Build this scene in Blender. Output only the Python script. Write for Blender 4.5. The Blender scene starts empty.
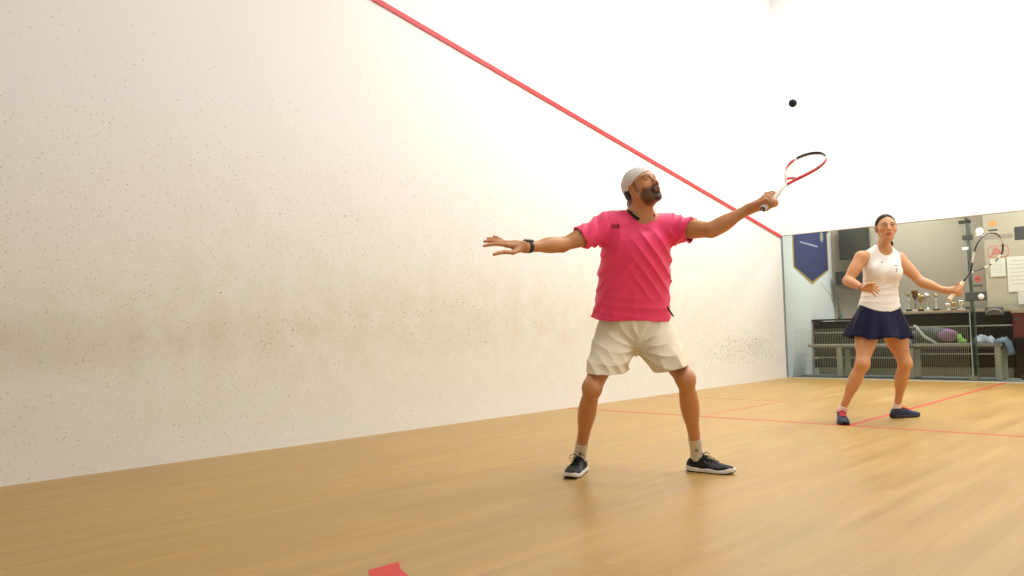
import bpy, bmesh, math, random
import numpy as np
from mathutils import Vector, Matrix
random.seed(7)
SC = bpy.context.scene
COL = SC.collection
V = lambda *a: np.array(a, float)
def nrm(a):
    a = np.asarray(a, float); return a / np.linalg.norm(a)

# ------------------------------------------------------------------ camera
CP = V(5.2585, -1.65142, .80939)
YAW, PIT, ROL, FPX = .76103, .05362, -.02598, 792.45
_f = V(-math.sin(YAW)*math.cos(PIT), math.cos(YAW)*math.cos(PIT), math.sin(PIT))
_r = V(math.cos(YAW), math.sin(YAW), 0.)
_u = np.cross(_r, _f)
CR = _r*math.cos(ROL) + _u*math.sin(ROL)
CU = -_r*math.sin(ROL) + _u*math.cos(ROL)
CF = _f
cam_d = bpy.data.cameras.new('camera'); cam = bpy.data.objects.new('camera', cam_d); COL.objects.link(cam)
M = Matrix([[CR[0], CU[0], -CF[0], CP[0]], [CR[1], CU[1], -CF[1], CP[1]], [CR[2], CU[2], -CF[2], CP[2]], [0, 0, 0, 1]])
cam.matrix_world = M
cam_d.sensor_width = 36; cam_d.lens = FPX/1024*36; cam_d.clip_start = .02; cam_d.clip_end = 100
SC.camera = cam
def U(x, y, D):
    """a measured point: where pixel x, y lies at D metres along the view"""
    return CP + (CF*FPX + CR*(x-512) - CU*(y-288))/FPX*D
def on(x, y, ax, v):
    d = CF*FPX + CR*(x-512) - CU*(y-288)
    return CP + d*(v-CP[ax])/d[ax]

# ------------------------------------------------------------------ materials
def lin(c):
    if isinstance(c, str):
        c = [int(c[i:i+2], 16)/255 for i in (0, 2, 4)]
    return [(x/12.92 if x <= .04045 else ((x+.055)/1.055)**2.4) for x in c]
MATS = {}
def mat(name, col, rough=.5, metal=0, spec=.5, bump=None, emit=None, attr=False, sss=0, sheen=0, coat=0, var=None):
    if name in MATS: return MATS[name]
    m = bpy.data.materials.new(name); m.use_nodes = True; MATS[name] = m
    nt = m.node_tree; b = nt.nodes['Principled BSDF']
    c = lin(col) + [1]
    b.inputs['Base Color'].default_value = c
    b.inputs['Roughness'].default_value = rough
    b.inputs['Metallic'].default_value = metal
    b.inputs['Specular IOR Level'].default_value = spec
    b.inputs['Sheen Weight'].default_value = sheen
    b.inputs['Coat Weight'].default_value = coat
    if sss:
        b.inputs['Subsurface Weight'].default_value = sss
        b.inputs['Subsurface Radius'].default_value = (.012, .004, .002)
        b.inputs['Subsurface Scale'].default_value = 1.0
    tc = nt.nodes.new('ShaderNodeTexCoord')
    if attr:
        a = nt.nodes.new('ShaderNodeAttribute'); a.attribute_name = 'Col'
        nt.links.new(a.outputs['Color'], b.inputs['Base Color'])
    elif var is None: var = (40, .04)
    if var and not attr:
        n = nt.nodes.new('ShaderNodeTexNoise'); n.inputs['Scale'].default_value = var[0]
        nt.links.new(tc.outputs['Object'], n.inputs['Vector'])
        r = nt.nodes.new('ShaderNodeMapRange'); r.inputs['To Min'].default_value = 1-var[1]*2; r.inputs['To Max'].default_value = 1+var[1]*2
        nt.links.new(n.outputs['Fac'], r.inputs['Value'])
        x = nt.nodes.new('ShaderNodeMix'); x.data_type = 'RGBA'; x.blend_type = 'MULTIPLY'; x.inputs[0].default_value = 1
        x.inputs[6].default_value = c
        nt.links.new(r.outputs['Result'], x.inputs[7])
        nt.links.new(x.outputs[2], b.inputs['Base Color'])
    if bump:
        n = nt.nodes.new('ShaderNodeTexNoise'); n.inputs['Scale'].default_value = bump[0]; n.inputs['Detail'].default_value = 4
        nt.links.new(tc.outputs['Object'], n.inputs['Vector'])
        q = nt.nodes.new('ShaderNodeBump'); q.inputs['Strength'].default_value = bump[1]; q.inputs['Distance'].default_value = .002
        nt.links.new(n.outputs['Fac'], q.inputs['Height']); nt.links.new(q.outputs['Normal'], b.inputs['Normal'])
    if emit:
        b.inputs['Emission Color'].default_value = c
        b.inputs['Emission Strength'].default_value = emit
    return m

# ------------------------------------------------------------------ object helpers
def link(name, me, mats, parent=None, smooth=False):
    if smooth: me.polygons.foreach_set('use_smooth', [True]*len(me.polygons))
    o = bpy.data.objects.new(name, me); COL.objects.link(o)
    for m in (mats if isinstance(mats, (list, tuple)) else [mats]): me.materials.append(m)
    if parent is not None:
        o.parent = parent; o.matrix_parent_inverse = parent.matrix_world.inverted()
    return o
def tag(o, label=None, cat=None, group=None, kind=None):
    if label: o['label'] = label
    if cat: o['category'] = cat
    if group: o['group'] = group
    if kind: o['kind'] = kind
    return o
def empty(name, loc, label, cat, group=None):
    o = bpy.data.objects.new(name, None); COL.objects.link(o); o.location = [float(v) for v in loc]
    o.empty_display_size = .1
    o.matrix_world = Matrix.Translation(Vector([float(v) for v in loc]))
    return tag(o, label, cat, group)

class MB:
    """collects primitive shapes into one mesh, in world coordinates"""
    def __init__(s): s.v = []; s.f = []; s.m = []; s.mi = 0; s.sm = []
    def add(s, vs, fs, smooth=False):
        k = len(s.v); s.v += [tuple(map(float, v)) for v in vs]
        for f in fs: s.f.append([k+i for i in f]); s.m.append(s.mi); s.sm.append(smooth)
        return s
    def box(s, c, h, R=None, bev=0):
        """box, centre c, half sizes h; chamfered when bev"""
        c = np.asarray(c, float); h = np.asarray(h, float)
        R = np.eye(3) if R is None else np.asarray(R, float)
        if bev <= 0:
            vs = [c + R @ (h*V(x, y, z)) for z in (-1, 1) for y in (-1, 1) for x in (-1, 1)]
            return s.add(vs, [(0, 2, 3, 1), (4, 5, 7, 6), (0, 1, 5, 4), (2, 6, 7, 3), (0, 4, 6, 2), (1, 3, 7, 5)])
        bm = bmesh.new(); bmesh.ops.create_cube(bm, size=1)
        for v in bm.verts: v.co = Vector([v.co[i]*2*h[i] for i in range(3)])
        bmesh.ops.bevel(bm, geom=bm.edges[:], offset=bev, segments=2, affect='EDGES', profile=.5)
        bm.verts.index_update()
        vs = [c + R @ np.array(v.co) for v in bm.verts]; fs = [[v.index for v in f.verts] for f in bm.faces]
        bm.free(); return s.add(vs, fs)
    def tube(s, pts, r, n=8, closed=False, flat=1., up=None):
        """round tube through pts, radius r (number or list); flat scales it along `up`"""
        P = [np.asarray(p, float) for p in pts]; N = len(P)
        rr = r if isinstance(r, (list, tuple, np.ndarray)) else [r]*N
        vs = []; fs = []
        for i in range(N):
            a = P[i-1] if (i > 0 or closed) else P[i]; b = P[(i+1) % N] if (i < N-1 or closed) else P[i]
            t = nrm(b-a)
            w = np.asarray(up, float) if up is not None else (V(0, 0, 1) if abs(t[2]) < .9 else V(1, 0, 0))
            x = nrm(np.cross(t, w)); y = np.cross(x, t)
            for k in range(n):
                q = 2*math.pi*k/n
                vs.append(P[i] + rr[i]*(math.cos(q)*x + math.sin(q)*y*flat))
        for i in range(N if closed else N-1):
            j = (i+1) % N
            for k in range(n): fs.append((i*n+k, i*n+(k+1) % n, j*n+(k+1) % n, j*n+k))
        s.add(vs, fs, True)
        if not closed:
            k0 = len(s.v)-N*n
            s.f += [[k0+k for k in range(n)][::-1], [k0+(N-1)*n+k for k in range(n)]]; s.m += [s.mi]*2; s.sm += [False]*2
        return s
    def lathe(s, prof, c, n=20, R=None):
        """spin (radius, height) profile about z through c"""
        R = np.eye(3) if R is None else R; vs = []; fs = []
        for (r, z) in prof:
            for k in range(n):
                q = 2*math.pi*k/n; vs.append(np.asarray(c) + R @ V(r*math.cos(q), r*math.sin(q), z))
        for i in range(len(prof)-1):
            for k in range(n): fs.append((i*n+k, i*n+(k+1) % n, (i+1)*n+(k+1) % n, (i+1)*n+k))
        s.add(vs, fs, True); return s
    def ball(s, c, r, n=12, R=None):
        r = V(1, 1, 1)*r if np.isscalar(r) else np.asarray(r, float); R = np.eye(3) if R is None else R
        vs = []; fs = []
        for i in range(n+1):
            a = math.pi*i/n
            for k in range(2*n):
                q = math.pi*k/n; vs.append(np.asarray(c) + R @ (r*V(math.sin(a)*math.cos(q), math.sin(a)*math.sin(q), math.cos(a))))
        m = 2*n
        for i in range(n):
            for k in range(m): fs.append((i*m+k, (i+1)*m+k, (i+1)*m+(k+1) % m, i*m+(k+1) % m))
        return s.add(vs, fs, True)
    def prism(s, poly, ext):
        """extrude polygon (3D points) by vector ext"""
        n = len(poly); P = [np.asarray(p, float) for p in poly]; e = np.asarray(ext, float)
        vs = P + [p+e for p in P]
        return s.add(vs, [tuple(range(n))[::-1], tuple(range(n, 2*n))] + [(i, (i+1) % n, n+(i+1) % n, n+i) for i in range(n)])
    def build(s, name, mats, parent=None, weld=False):
        me = bpy.data.meshes.new(name); me.from_pydata(s.v, [], s.f)
        me.polygons.foreach_set('material_index', s.m); me.polygons.foreach_set('use_smooth', s.sm)
        bm = bmesh.new(); bm.from_mesh(me)
        if weld: bmesh.ops.remove_doubles(bm, verts=bm.verts[:], dist=1e-5)
        bmesh.ops.recalc_face_normals(bm, faces=bm.faces[:]); bm.to_mesh(me); bm.free(); me.update()
        return link(name, me, mats, parent)

# ------------------------------------------------------------------ sculpting: blended solids turned into one continuous surface
class Prim:
    __slots__ = ('fn', 'c', 'r', 'k', 'op')
    def __init__(s, fn, c, r, k, op='u'): s.fn, s.c, s.r, s.k, s.op = fn, np.asarray(c, float), r, k, op
def rc(a, b, ra, rb, k=.02, op='u'):
    a = np.asarray(a, float); b = np.asarray(b, float); ba = b-a; L2 = max(ba@ba, 1e-12)
    def fn(P):
        t = np.clip((P-a)@ba/L2, 0, 1)
        return np.linalg.norm(P-a-t[:, None]*ba, axis=1) - (ra+(rb-ra)*t)
    return Prim(fn, (a+b)/2, np.sqrt(L2)/2+max(ra, rb), k, op)
def ell(c, r, R=None, k=.02, op='u'):
    c = np.asarray(c, float); r = np.asarray(r, float); R = np.eye(3) if R is None else R
    def fn(P):
        q = (P-c)@R
        k0 = np.linalg.norm(q/r, axis=1); k1 = np.linalg.norm(q/(r*r), axis=1)+1e-9
        return k0*(k0-1)/k1
    return Prim(fn, c, max(r), k, op)
def cr_resample(rows, n):
    rows = np.asarray(rows, float); N = len(rows); out = []
    t0 = rows[:, 0]
    for t in np.linspace(t0[0], t0[-1], n):
        i = min(max(np.searchsorted(t0, t)-1, 0), N-2)
        a, b = rows[i], rows[i+1]; h = b[0]-a[0]; s = (t-a[0])/h
        ma = (b-rows[i-1])/(b[0]-rows[i-1][0]) if i > 0 else (b-a)/h
        mb = (rows[i+2]-a)/(rows[i+2][0]-a[0]) if i < N-2 else (b-a)/h
        v = (2*s**3-3*s*s+1)*a + (s**3-2*s*s+s)*h*ma + (-2*s**3+3*s*s)*b + (s**3-s*s)*h*mb
        v[0] = t; out.append(v)
    return np.array(out)
def loft(A, B, rows, side0, side1, k=.02, n=2.3, op='u'):
    """body of elliptic sections along A-B. rows: (t, dx, dy, rx, r_front, r_back); front = axis x side"""
    A = np.asarray(A, float); B = np.asarray(B, float); L = np.linalg.norm(B-A); ax = (B-A)/L
    T = cr_resample(rows, 60)
    def fn(P):
        t = (P-A)@ax/L; tc = np.clip(t, T[0, 0], T[-1, 0])
        s = side0[None]*(1-tc[:, None]) + side1[None]*tc[:, None]
        s = s - (s@ax)[:, None]*ax; s /= np.linalg.norm(s, axis=1)[:, None]
        fr = np.cross(ax[None], s)
        I = lambda j: np.interp(tc, T[:, 0], T[:, j])
        q = P-A
        u = (q*s).sum(1)-I(1); v = (q*fr).sum(1)-I(2)
        rx = I(3); ry = np.where(v > 0, I(4), I(5))
        g = (np.abs(u/rx)**n + np.abs(v/ry)**n + 1e-12)**(1/n)
        rr = np.sqrt(u*u+v*v)+1e-9
        d = rr*(1-1/g)          # radial distance, true along the ray from the core
        d = np.where(g < .3, -np.minimum(rx, ry)*.7, d)
        e = np.maximum(T[0, 0]-t, t-T[-1, 0])*L
        return np.maximum(d, e)
    ext = max(T[:, 3].max(), T[:, 4].max(), T[:, 5].max())
    return Prim(fn, (A+B)/2, L*max(abs(T[0, 0]-.5), abs(T[-1, 0]-.5))+ext+.05, k, op)
def box_p(c, h, R=None, rad=.0, k=.01, op='u'):
    c = np.asarray(c, float); h = np.asarray(h, float); R = np.eye(3) if R is None else R
    def fn(P):
        q = np.abs((P-c)@R)-(h-rad)
        return np.linalg.norm(np.maximum(q, 0), axis=1)+np.minimum(q.max(1), 0)-rad
    return Prim(fn, c, np.linalg.norm(h), k, op)
def plane(p, n, k=.0, op='i', c=None, r=1e9):
    """op i: keep the side the normal points away from"""
    p = np.asarray(p, float); n = nrm(n)
    return Prim(lambda P: (P-p)@n, p if c is None else c, r, k, op)
def evalF(prims, P, disp=None, shell=None):
    d = np.full(len(P), 1.0)
    for q in prims:
        if q.op == 'shell': d = np.maximum(d, -(d+q.k)); continue
        x = q.fn(P)
        if q.op == 'u':
            h = np.maximum(q.k-np.abs(d-x), 0)/max(q.k, 1e-9); d = np.minimum(d, x)-h*h*q.k*.25
        elif q.op == 's':
            x = -x; h = np.maximum(q.k-np.abs(d-x), 0)/max(q.k, 1e-9); d = np.maximum(d, x)+h*h*q.k*.25
        elif q.op == 'i':
            h = np.maximum(q.k-np.abs(d-x), 0)/max(q.k, 1e-9); d = np.maximum(d, x)+h*h*q.k*.25
        elif q.op == 'd': d = d + x
    return d
SHELL = lambda th: Prim(None, (0, 0, 0), 1e9, th, 'shell')
DISP = lambda fn: Prim(fn, (0, 0, 0), 1e9, 0, 'd')
def sculpt(name, prims, h, mats, parent=None, colfn=None, B=20, relax=1, lo=None, hi=None):
    us = [q for q in prims if q.op == 'u']
    l = np.min([q.c-q.r for q in us], axis=0)-.02; u = np.max([q.c+q.r for q in us], axis=0)+.02
    if lo is not None: l = np.maximum(l, lo)
    if hi is not None: u = np.minimum(u, hi)
    n = np.ceil((u-l)/h/B).astype(int)
    keys = []; verts = []; quads = []
    hd = B*h*math.sqrt(3)/2
    I, J, K = np.meshgrid(range(n[0]), range(n[1]), range(n[2]), indexing='ij')
    blocks = np.stack([I.ravel(), J.ravel(), K.ravel()], 1)
    cen = l+(blocks+.5)*B*h
    near = np.zeros(len(cen), bool)
    for q in us: near |= np.linalg.norm(cen-q.c, axis=1) < q.r+hd+.03
    blocks = blocks[near]; cen = cen[near]
    umax = np.array([evalF([q for q in us if np.linalg.norm(c-q.c) < q.r+hd+.08], c[None])[0] for c in cen])
    keep = umax < hd*1.35+.02
    blocks = blocks[keep]; cen = cen[keep]
    S = B+2
    off = np.stack(np.meshgrid(range(S), range(S), range(S), indexing='ij'), -1).reshape(-1, 3)
    for b, c in zip(blocks, cen):
        base = b*B-1
        loc = [q for q in prims if q.r > 1e8 or np.linalg.norm(c-q.c) < q.r+hd+q.k+.04]
        if not any(q.op == 'u' for q in loc): continue
        if shell_skip(loc, c, hd): continue
        P = l+(base+off)*h
        F = evalF(loc, P).reshape(S, S, S)
        ins = F < 0
        if ins.all() or not ins.any(): continue
        # cell vertices
        n8 = ins[:-1, :-1, :-1].astype(int)
        cnt = sum(ins[i:S-1+i, j:S-1+j, k:S-1+k].astype(int) for i in (0, 1) for j in (0, 1) for k in (0, 1))
        act = (cnt > 0) & (cnt < 8)
        acc = np.zeros((S-1, S-1, S-1, 3)); num = np.zeros((S-1, S-1, S-1))
        for ax in range(3):
            for o1 in (0, 1):
                for o2 in (0, 1):
                    o = [0, 0, 0]; oth = [a for a in range(3) if a != ax]; o[oth[0]] = o1; o[oth[1]] = o2
                    sl = tuple(slice(o[a], S-1+o[a]) for a in range(3))
                    o2_ = list(o); o2_[ax] += 1; sl2 = tuple(slice(o2_[a], S-1+o2_[a]) for a in range(3))
                    a_, b_ = F[sl], F[sl2]; cr = (a_ < 0) != (b_ < 0)
                    t = np.where(cr, a_/np.where(cr, a_-b_, 1), 0)
                    for a in range(3):
                        acc[..., a] += np.where(cr, (t if a == ax else o[a]), 0)
                    num += cr
        idx = np.argwhere(act)
        vp = acc[act]/num[act][:, None]
        gk = base+idx
        keys.append(gk); verts.append(l+(gk+vp)*h)
        # quads on owned edges: start point in [1, B+1)
        for ax in range(3):
            o1, o2 = [(1, 2), (2, 0), (0, 1)][ax]
            r = slice(1, B+1)
            a_ = ins[1:B+1, 1:B+1, 1:B+1]
            sl = [slice(1, B+1)]*3; sl[ax] = slice(2, B+2); b_ = ins[tuple(sl)]
            E = np.argwhere(a_ != b_)+1
            if not len(E): continue
            s_in = ins[E[:, 0], E[:, 1], E[:, 2]]
            e1 = np.zeros(3, int); e1[o1] = 1; e2 = np.zeros(3, int); e2[o2] = 1
            c0, c1, c2, c3 = E-e1-e2, E-e2, E, E-e1
            q = np.stack([c0, c1, c2, c3], 1)
            q[~s_in] = q[~s_in][:, ::-1]
            quads.append(q+base)
    keys = np.concatenate(keys); verts = np.concatenate(verts); quads = np.concatenate(quads)
    big = 1 << 20
    code = lambda a: ((a[..., 0]+8)*big+(a[..., 1]+8))*big+(a[..., 2]+8)
    kc, first = np.unique(code(keys), return_index=True)
    vs = verts[first]; fi = np.searchsorted(kc, code(quads))
    for _ in range(relax):      # light smoothing
        e = np.concatenate([fi[:, [0, 1]], fi[:, [1, 2]], fi[:, [2, 3]], fi[:, [3, 0]]])
        s = np.zeros_like(vs); w = np.zeros(len(vs))
        for a in range(3): s[:, a] = np.bincount(e[:, 0], vs[e[:, 1], a], len(vs))+np.bincount(e[:, 1], vs[e[:, 0], a], len(vs))
        w = np.bincount(e[:, 0], minlength=len(vs))+np.bincount(e[:, 1], minlength=len(vs))
        vs = vs*.6+.4*s/np.maximum(w, 1)[:, None]
    me = bpy.data.meshes.new(name)
    me.vertices.add(len(vs)); me.vertices.foreach_set('co', vs.ravel())
    me.loops.add(len(fi)*4); me.loops.foreach_set('vertex_index', fi.ravel().astype(np.int32))
    me.polygons.add(len(fi)); me.polygons.foreach_set('loop_start', np.arange(0, len(fi)*4, 4, dtype=np.int32))
    me.update(calc_edges=True)
    if colfn is not None:
        c = colfn(vs); a = me.color_attributes.new('Col', 'FLOAT_COLOR', 'POINT')
        a.data.foreach_set('color', np.concatenate([c, np.ones((len(c), 1))], 1).ravel())
    me.polygons.foreach_set('use_smooth', [True]*len(fi))
    return link(name, me, mats, parent)
def shell_skip(loc, c, hd): return False
def hit(x, y, prims, d0=3., d1=9.):
    """first point of a solid seen from the measured direction x, y"""
    D = d0
    for _ in range(300):
        e = evalF(prims, U(x, y, D)[None])[0]
        if e < .0004: break
        D += max(e*.5, .0004)
        if D > d1: break
    return U(x, y, D)

def frame(fwd, up):
    """columns: side (x), forward (y), up (z)"""
    y = nrm(fwd); x = nrm(np.cross(y, up)); z = np.cross(x, y)
    return np.stack([x, y, z], 1)
def sstep(a, b, x):
    t = np.clip((x-a)/(b-a), 0, 1); return t*t*(3-2*t)
# ------------------------------------------------------------------ people
SKM = mat('skin', 'c68a62', .48, attr=True, sss=.08)
def head_prims(C, F, Up, s=1., female=False, neck=None, nr=.055):
    R = frame(F, Up)
    W = lambda x, y, z: C + R @ (V(x, y, z)*s)
    E = lambda c, r, k=.02, Rl=None, op='u': ell(W(*c), V(*r)*s, R if Rl is None else R@Rl, k*s, op)
    T = lambda a, b, ra, rb, k=.01, op='u': rc(W(*a), W(*b), ra*s, rb*s, k*s, op)
    fm = female
    L = [E((0, -.014, .034), (.074, .094, .084), .03), E((0, .028, -.008), (.063, .062, .086), .03),
         E((0, .034, -.068), (.050 if not fm else .040, .050, .042), .03), E((0, .072, -.097), (.018 if not fm else .014, .014, .013), .022)]
    for q in (-1, 1):
        L += [E((q*.043, .052, -.020), (.022, .024, .020), .02),                    # cheek bones
              T((q*(.055 if not fm else .048), -.002, -.045), (q*(.030 if not fm else .022), .055, -.090), .016 if not fm else .012, .014 if not fm else .012, .03),     # jaw line
              E((q*.031, .094, .010), (.017, .012 if not fm else .009, .011), .014, op='s'),             # eye sockets
              E((q*.031, .0745, .010), (.0150, .0145 if not fm else .0135, .0125), .004 if not fm else .012),                 # lids
              T((q*.048, .074, .029), (q*.012, .090, .026), .006, .0065 if not fm else .004, .012)]
    L += [T((0, .086, .018), (0, .108, -.026), .0075, .0105, .010)]
    for q in (-1, 1):
        L += [E((q*.0125, .098, -.031), (.0085, .0095, .0075), .008), E((q*.0065, .104, -.0375), (.0035, .004, .003), .003, op='s')]
    L += [E((0, .086, -.056), (.027, .016, .018), .014)]
    L += [T((-.021, .089, -.0575), (0, .1005, -.0545), .0045, .0062, .004), T((.021, .089, -.0575), (0, .1005, -.0545), .0045, .0062, .004),
          T((-.018, .088, -.066), (0, .0975, -.0685), .0048, .0072, .004), T((.018, .088, -.066), (0, .0975, -.0685), .0048, .0072, .004),
          E((0, .103, -.0615), (.016, .012, .0032 if not fm else .0018), .002, op='s')]
    for q in (-1, 1):
        Re = np.array([[math.cos(q*.35), math.sin(q*.35), 0], [-math.sin(q*.35), math.cos(q*.35), 0], [0, 0, 1]]) if True else None
        L += [E((q*.0765, -.010, -.004), (.0085, .019, .031), .006, Re), E((q*.082, -.004, -.001), (.005, .010, .018), .005, Re, 's'),
              E((q*.073, -.004, -.028), (.007, .009, .009), .006)]
    if neck is not None:
        L += [rc(W(0, -.022, -.055), neck, nr*.97, nr, .035), rc(W(0, -.035, -.01), neck, nr*.9, nr, .03)]
        L += [rc(W(0, .03, -.075), neck + (W(0, .05, 0)-W(0, 0, 0)), .022, .03, .03)]
    return L, R, W
def local(P, C, R, s): return (P-C)@R/s

def eyes(root, W, R, s, iris, look=(0, 0), g=1.):
    for q in (-1, 1):
        c = W(q*.031, .0765, .0098)
        b = MB(); Rl = R
        b.ball(c, V(.0118*g, .0125, .0068*g)*s, 10, R); 
        o = b.build('eye', [mat('eye_white', 'c9beb4', .3)], root)
        d = nrm(V(look[0], 1, look[1])); 
        b2 = MB(); b2.ball(c+R@(d*V(.8,1,.35)*.0092*s), V(.0066*g, .0040, .0058*g)*s, 8, R)
        b2.build('iris', [mat('iris_'+iris, iris, .15)], o)

def open_hand(W0, kn, tips, bend, r0=.0095, base=.016):
    L = []
    for k in kn[:4]: L.append(rc(W0, k, base*1.25, base*.82, .020))
    L.append(rc((kn[1]+W0)/2, (kn[2]+W0)/2, base*1.1, base*1.1, .02))
    L.append(rc(W0, kn[4], base*1.0, base*.8, .015))
    for i, (k, t) in enumerate(zip(kn, tips)):
        v = t-k; m1 = k+v*.45+bend*np.linalg.norm(v)*.12; m2 = k+v*.75+bend*np.linalg.norm(v)*.09
        r = r0*(1.0 if i < 3 else (.88 if i == 3 else 1.12))
        L += [rc(k, m1, r*1.05, r*.98, .004), rc(m1, m2, r*.98, r*.9, .004), rc(m2, t, r*.9, r*.74, .004)]
    return L
def grip_hand(P0, ax, back, W0, s=1., hr=.016, rot=1, th=None):
    """fist round a handle: P0 = where the little finger sits, ax = handle direction towards the index finger, back = side of the knuckles"""
    ax = nrm(ax); b = nrm(back-(back@ax)*ax); c = np.cross(ax, b)*rot
    pt = lambda a, R, q: P0+ax*q+R*(math.cos(math.radians(a))*b+math.sin(math.radians(a))*c)
    L = []
    for i, q in enumerate((.0, .021, .042, .064)):
        q *= s; ex = (0, .006, .008, .010)[i]*s; r = (.0076, .0086, .0090, .0087)[i]*s; f = hr+r*.75
        k = pt(-12, f+.012*s+ex*.6, q+.003); a = pt(52, f+.010*s+ex, q+.002+.008*(i == 3)); m = pt(118, f+.003, q-.001+.012*(i == 3)); t = pt(190, f, q-.003+.014*(i == 3))
        L += [rc(k, a, r*1.08, r, .004), rc(a, m, r, r*.93, .004), rc(m, t, r*.93, r*.8, .004)]
        L += [rc(W0, k, .021*s, .0120*s, .010)]
    pc = pt(-70, hr+.016*s, .030*s)
    L += [ell(pc, V(.02, .02, .02)*s, None, .02), rc(W0, pt(-75, hr+.014*s, .012*s), .021*s, .017*s, .02)]
    tb = pt(-95, hr+.016*s, .036*s); tm = pt(-150, hr+.012*s, .066*s); tt = pt(-195, hr+.009*s, .086*s)
    L += [rc(W0, tb, .019*s, .0145*s, .015), rc(tb, tm, .0135*s, .0108*s, .005), rc(tm, tt, .0108*s, .0088*s, .004)]
    return L
def limb(a, b, ra, rb, k=.03, bulge=None):
    """tapered limb; bulge = list of (t, offset vector, length, radius)"""
    L = [rc(a, b, ra, rb, k)]
    for (t, off, ln, r) in (bulge or []):
        c = a+(b-a)*t+off; d = nrm(b-a); R = frame(d, off+V(.001, .002, .003))
        L.append(ell(c, (r, ln, r), R, k))
    return L
def ribs(P, d, w, freq, amp, warp=.0, seed=0):
    """soft cloth folds running along direction w, stepping along d"""
    d = np.asarray(d, float); w = np.asarray(w, float)
    a = P@d*freq; b = P@w
    ph = a + 1.3*np.sin(b*9+seed) + .8*np.sin(P@(d*.6+w*.5)*23+seed*2.1)
    s = np.sin(ph); return amp*(1-np.abs(s)**.8)
def lump(P, f, amp, seed=0):
    return amp*(np.sin(P[:, 0]*f+seed)*np.sin(P[:, 1]*f*1.13+seed*2+1)+np.sin(P[:, 2]*f*.9+P[:, 0]*f*.5+seed*3))*.5

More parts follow.
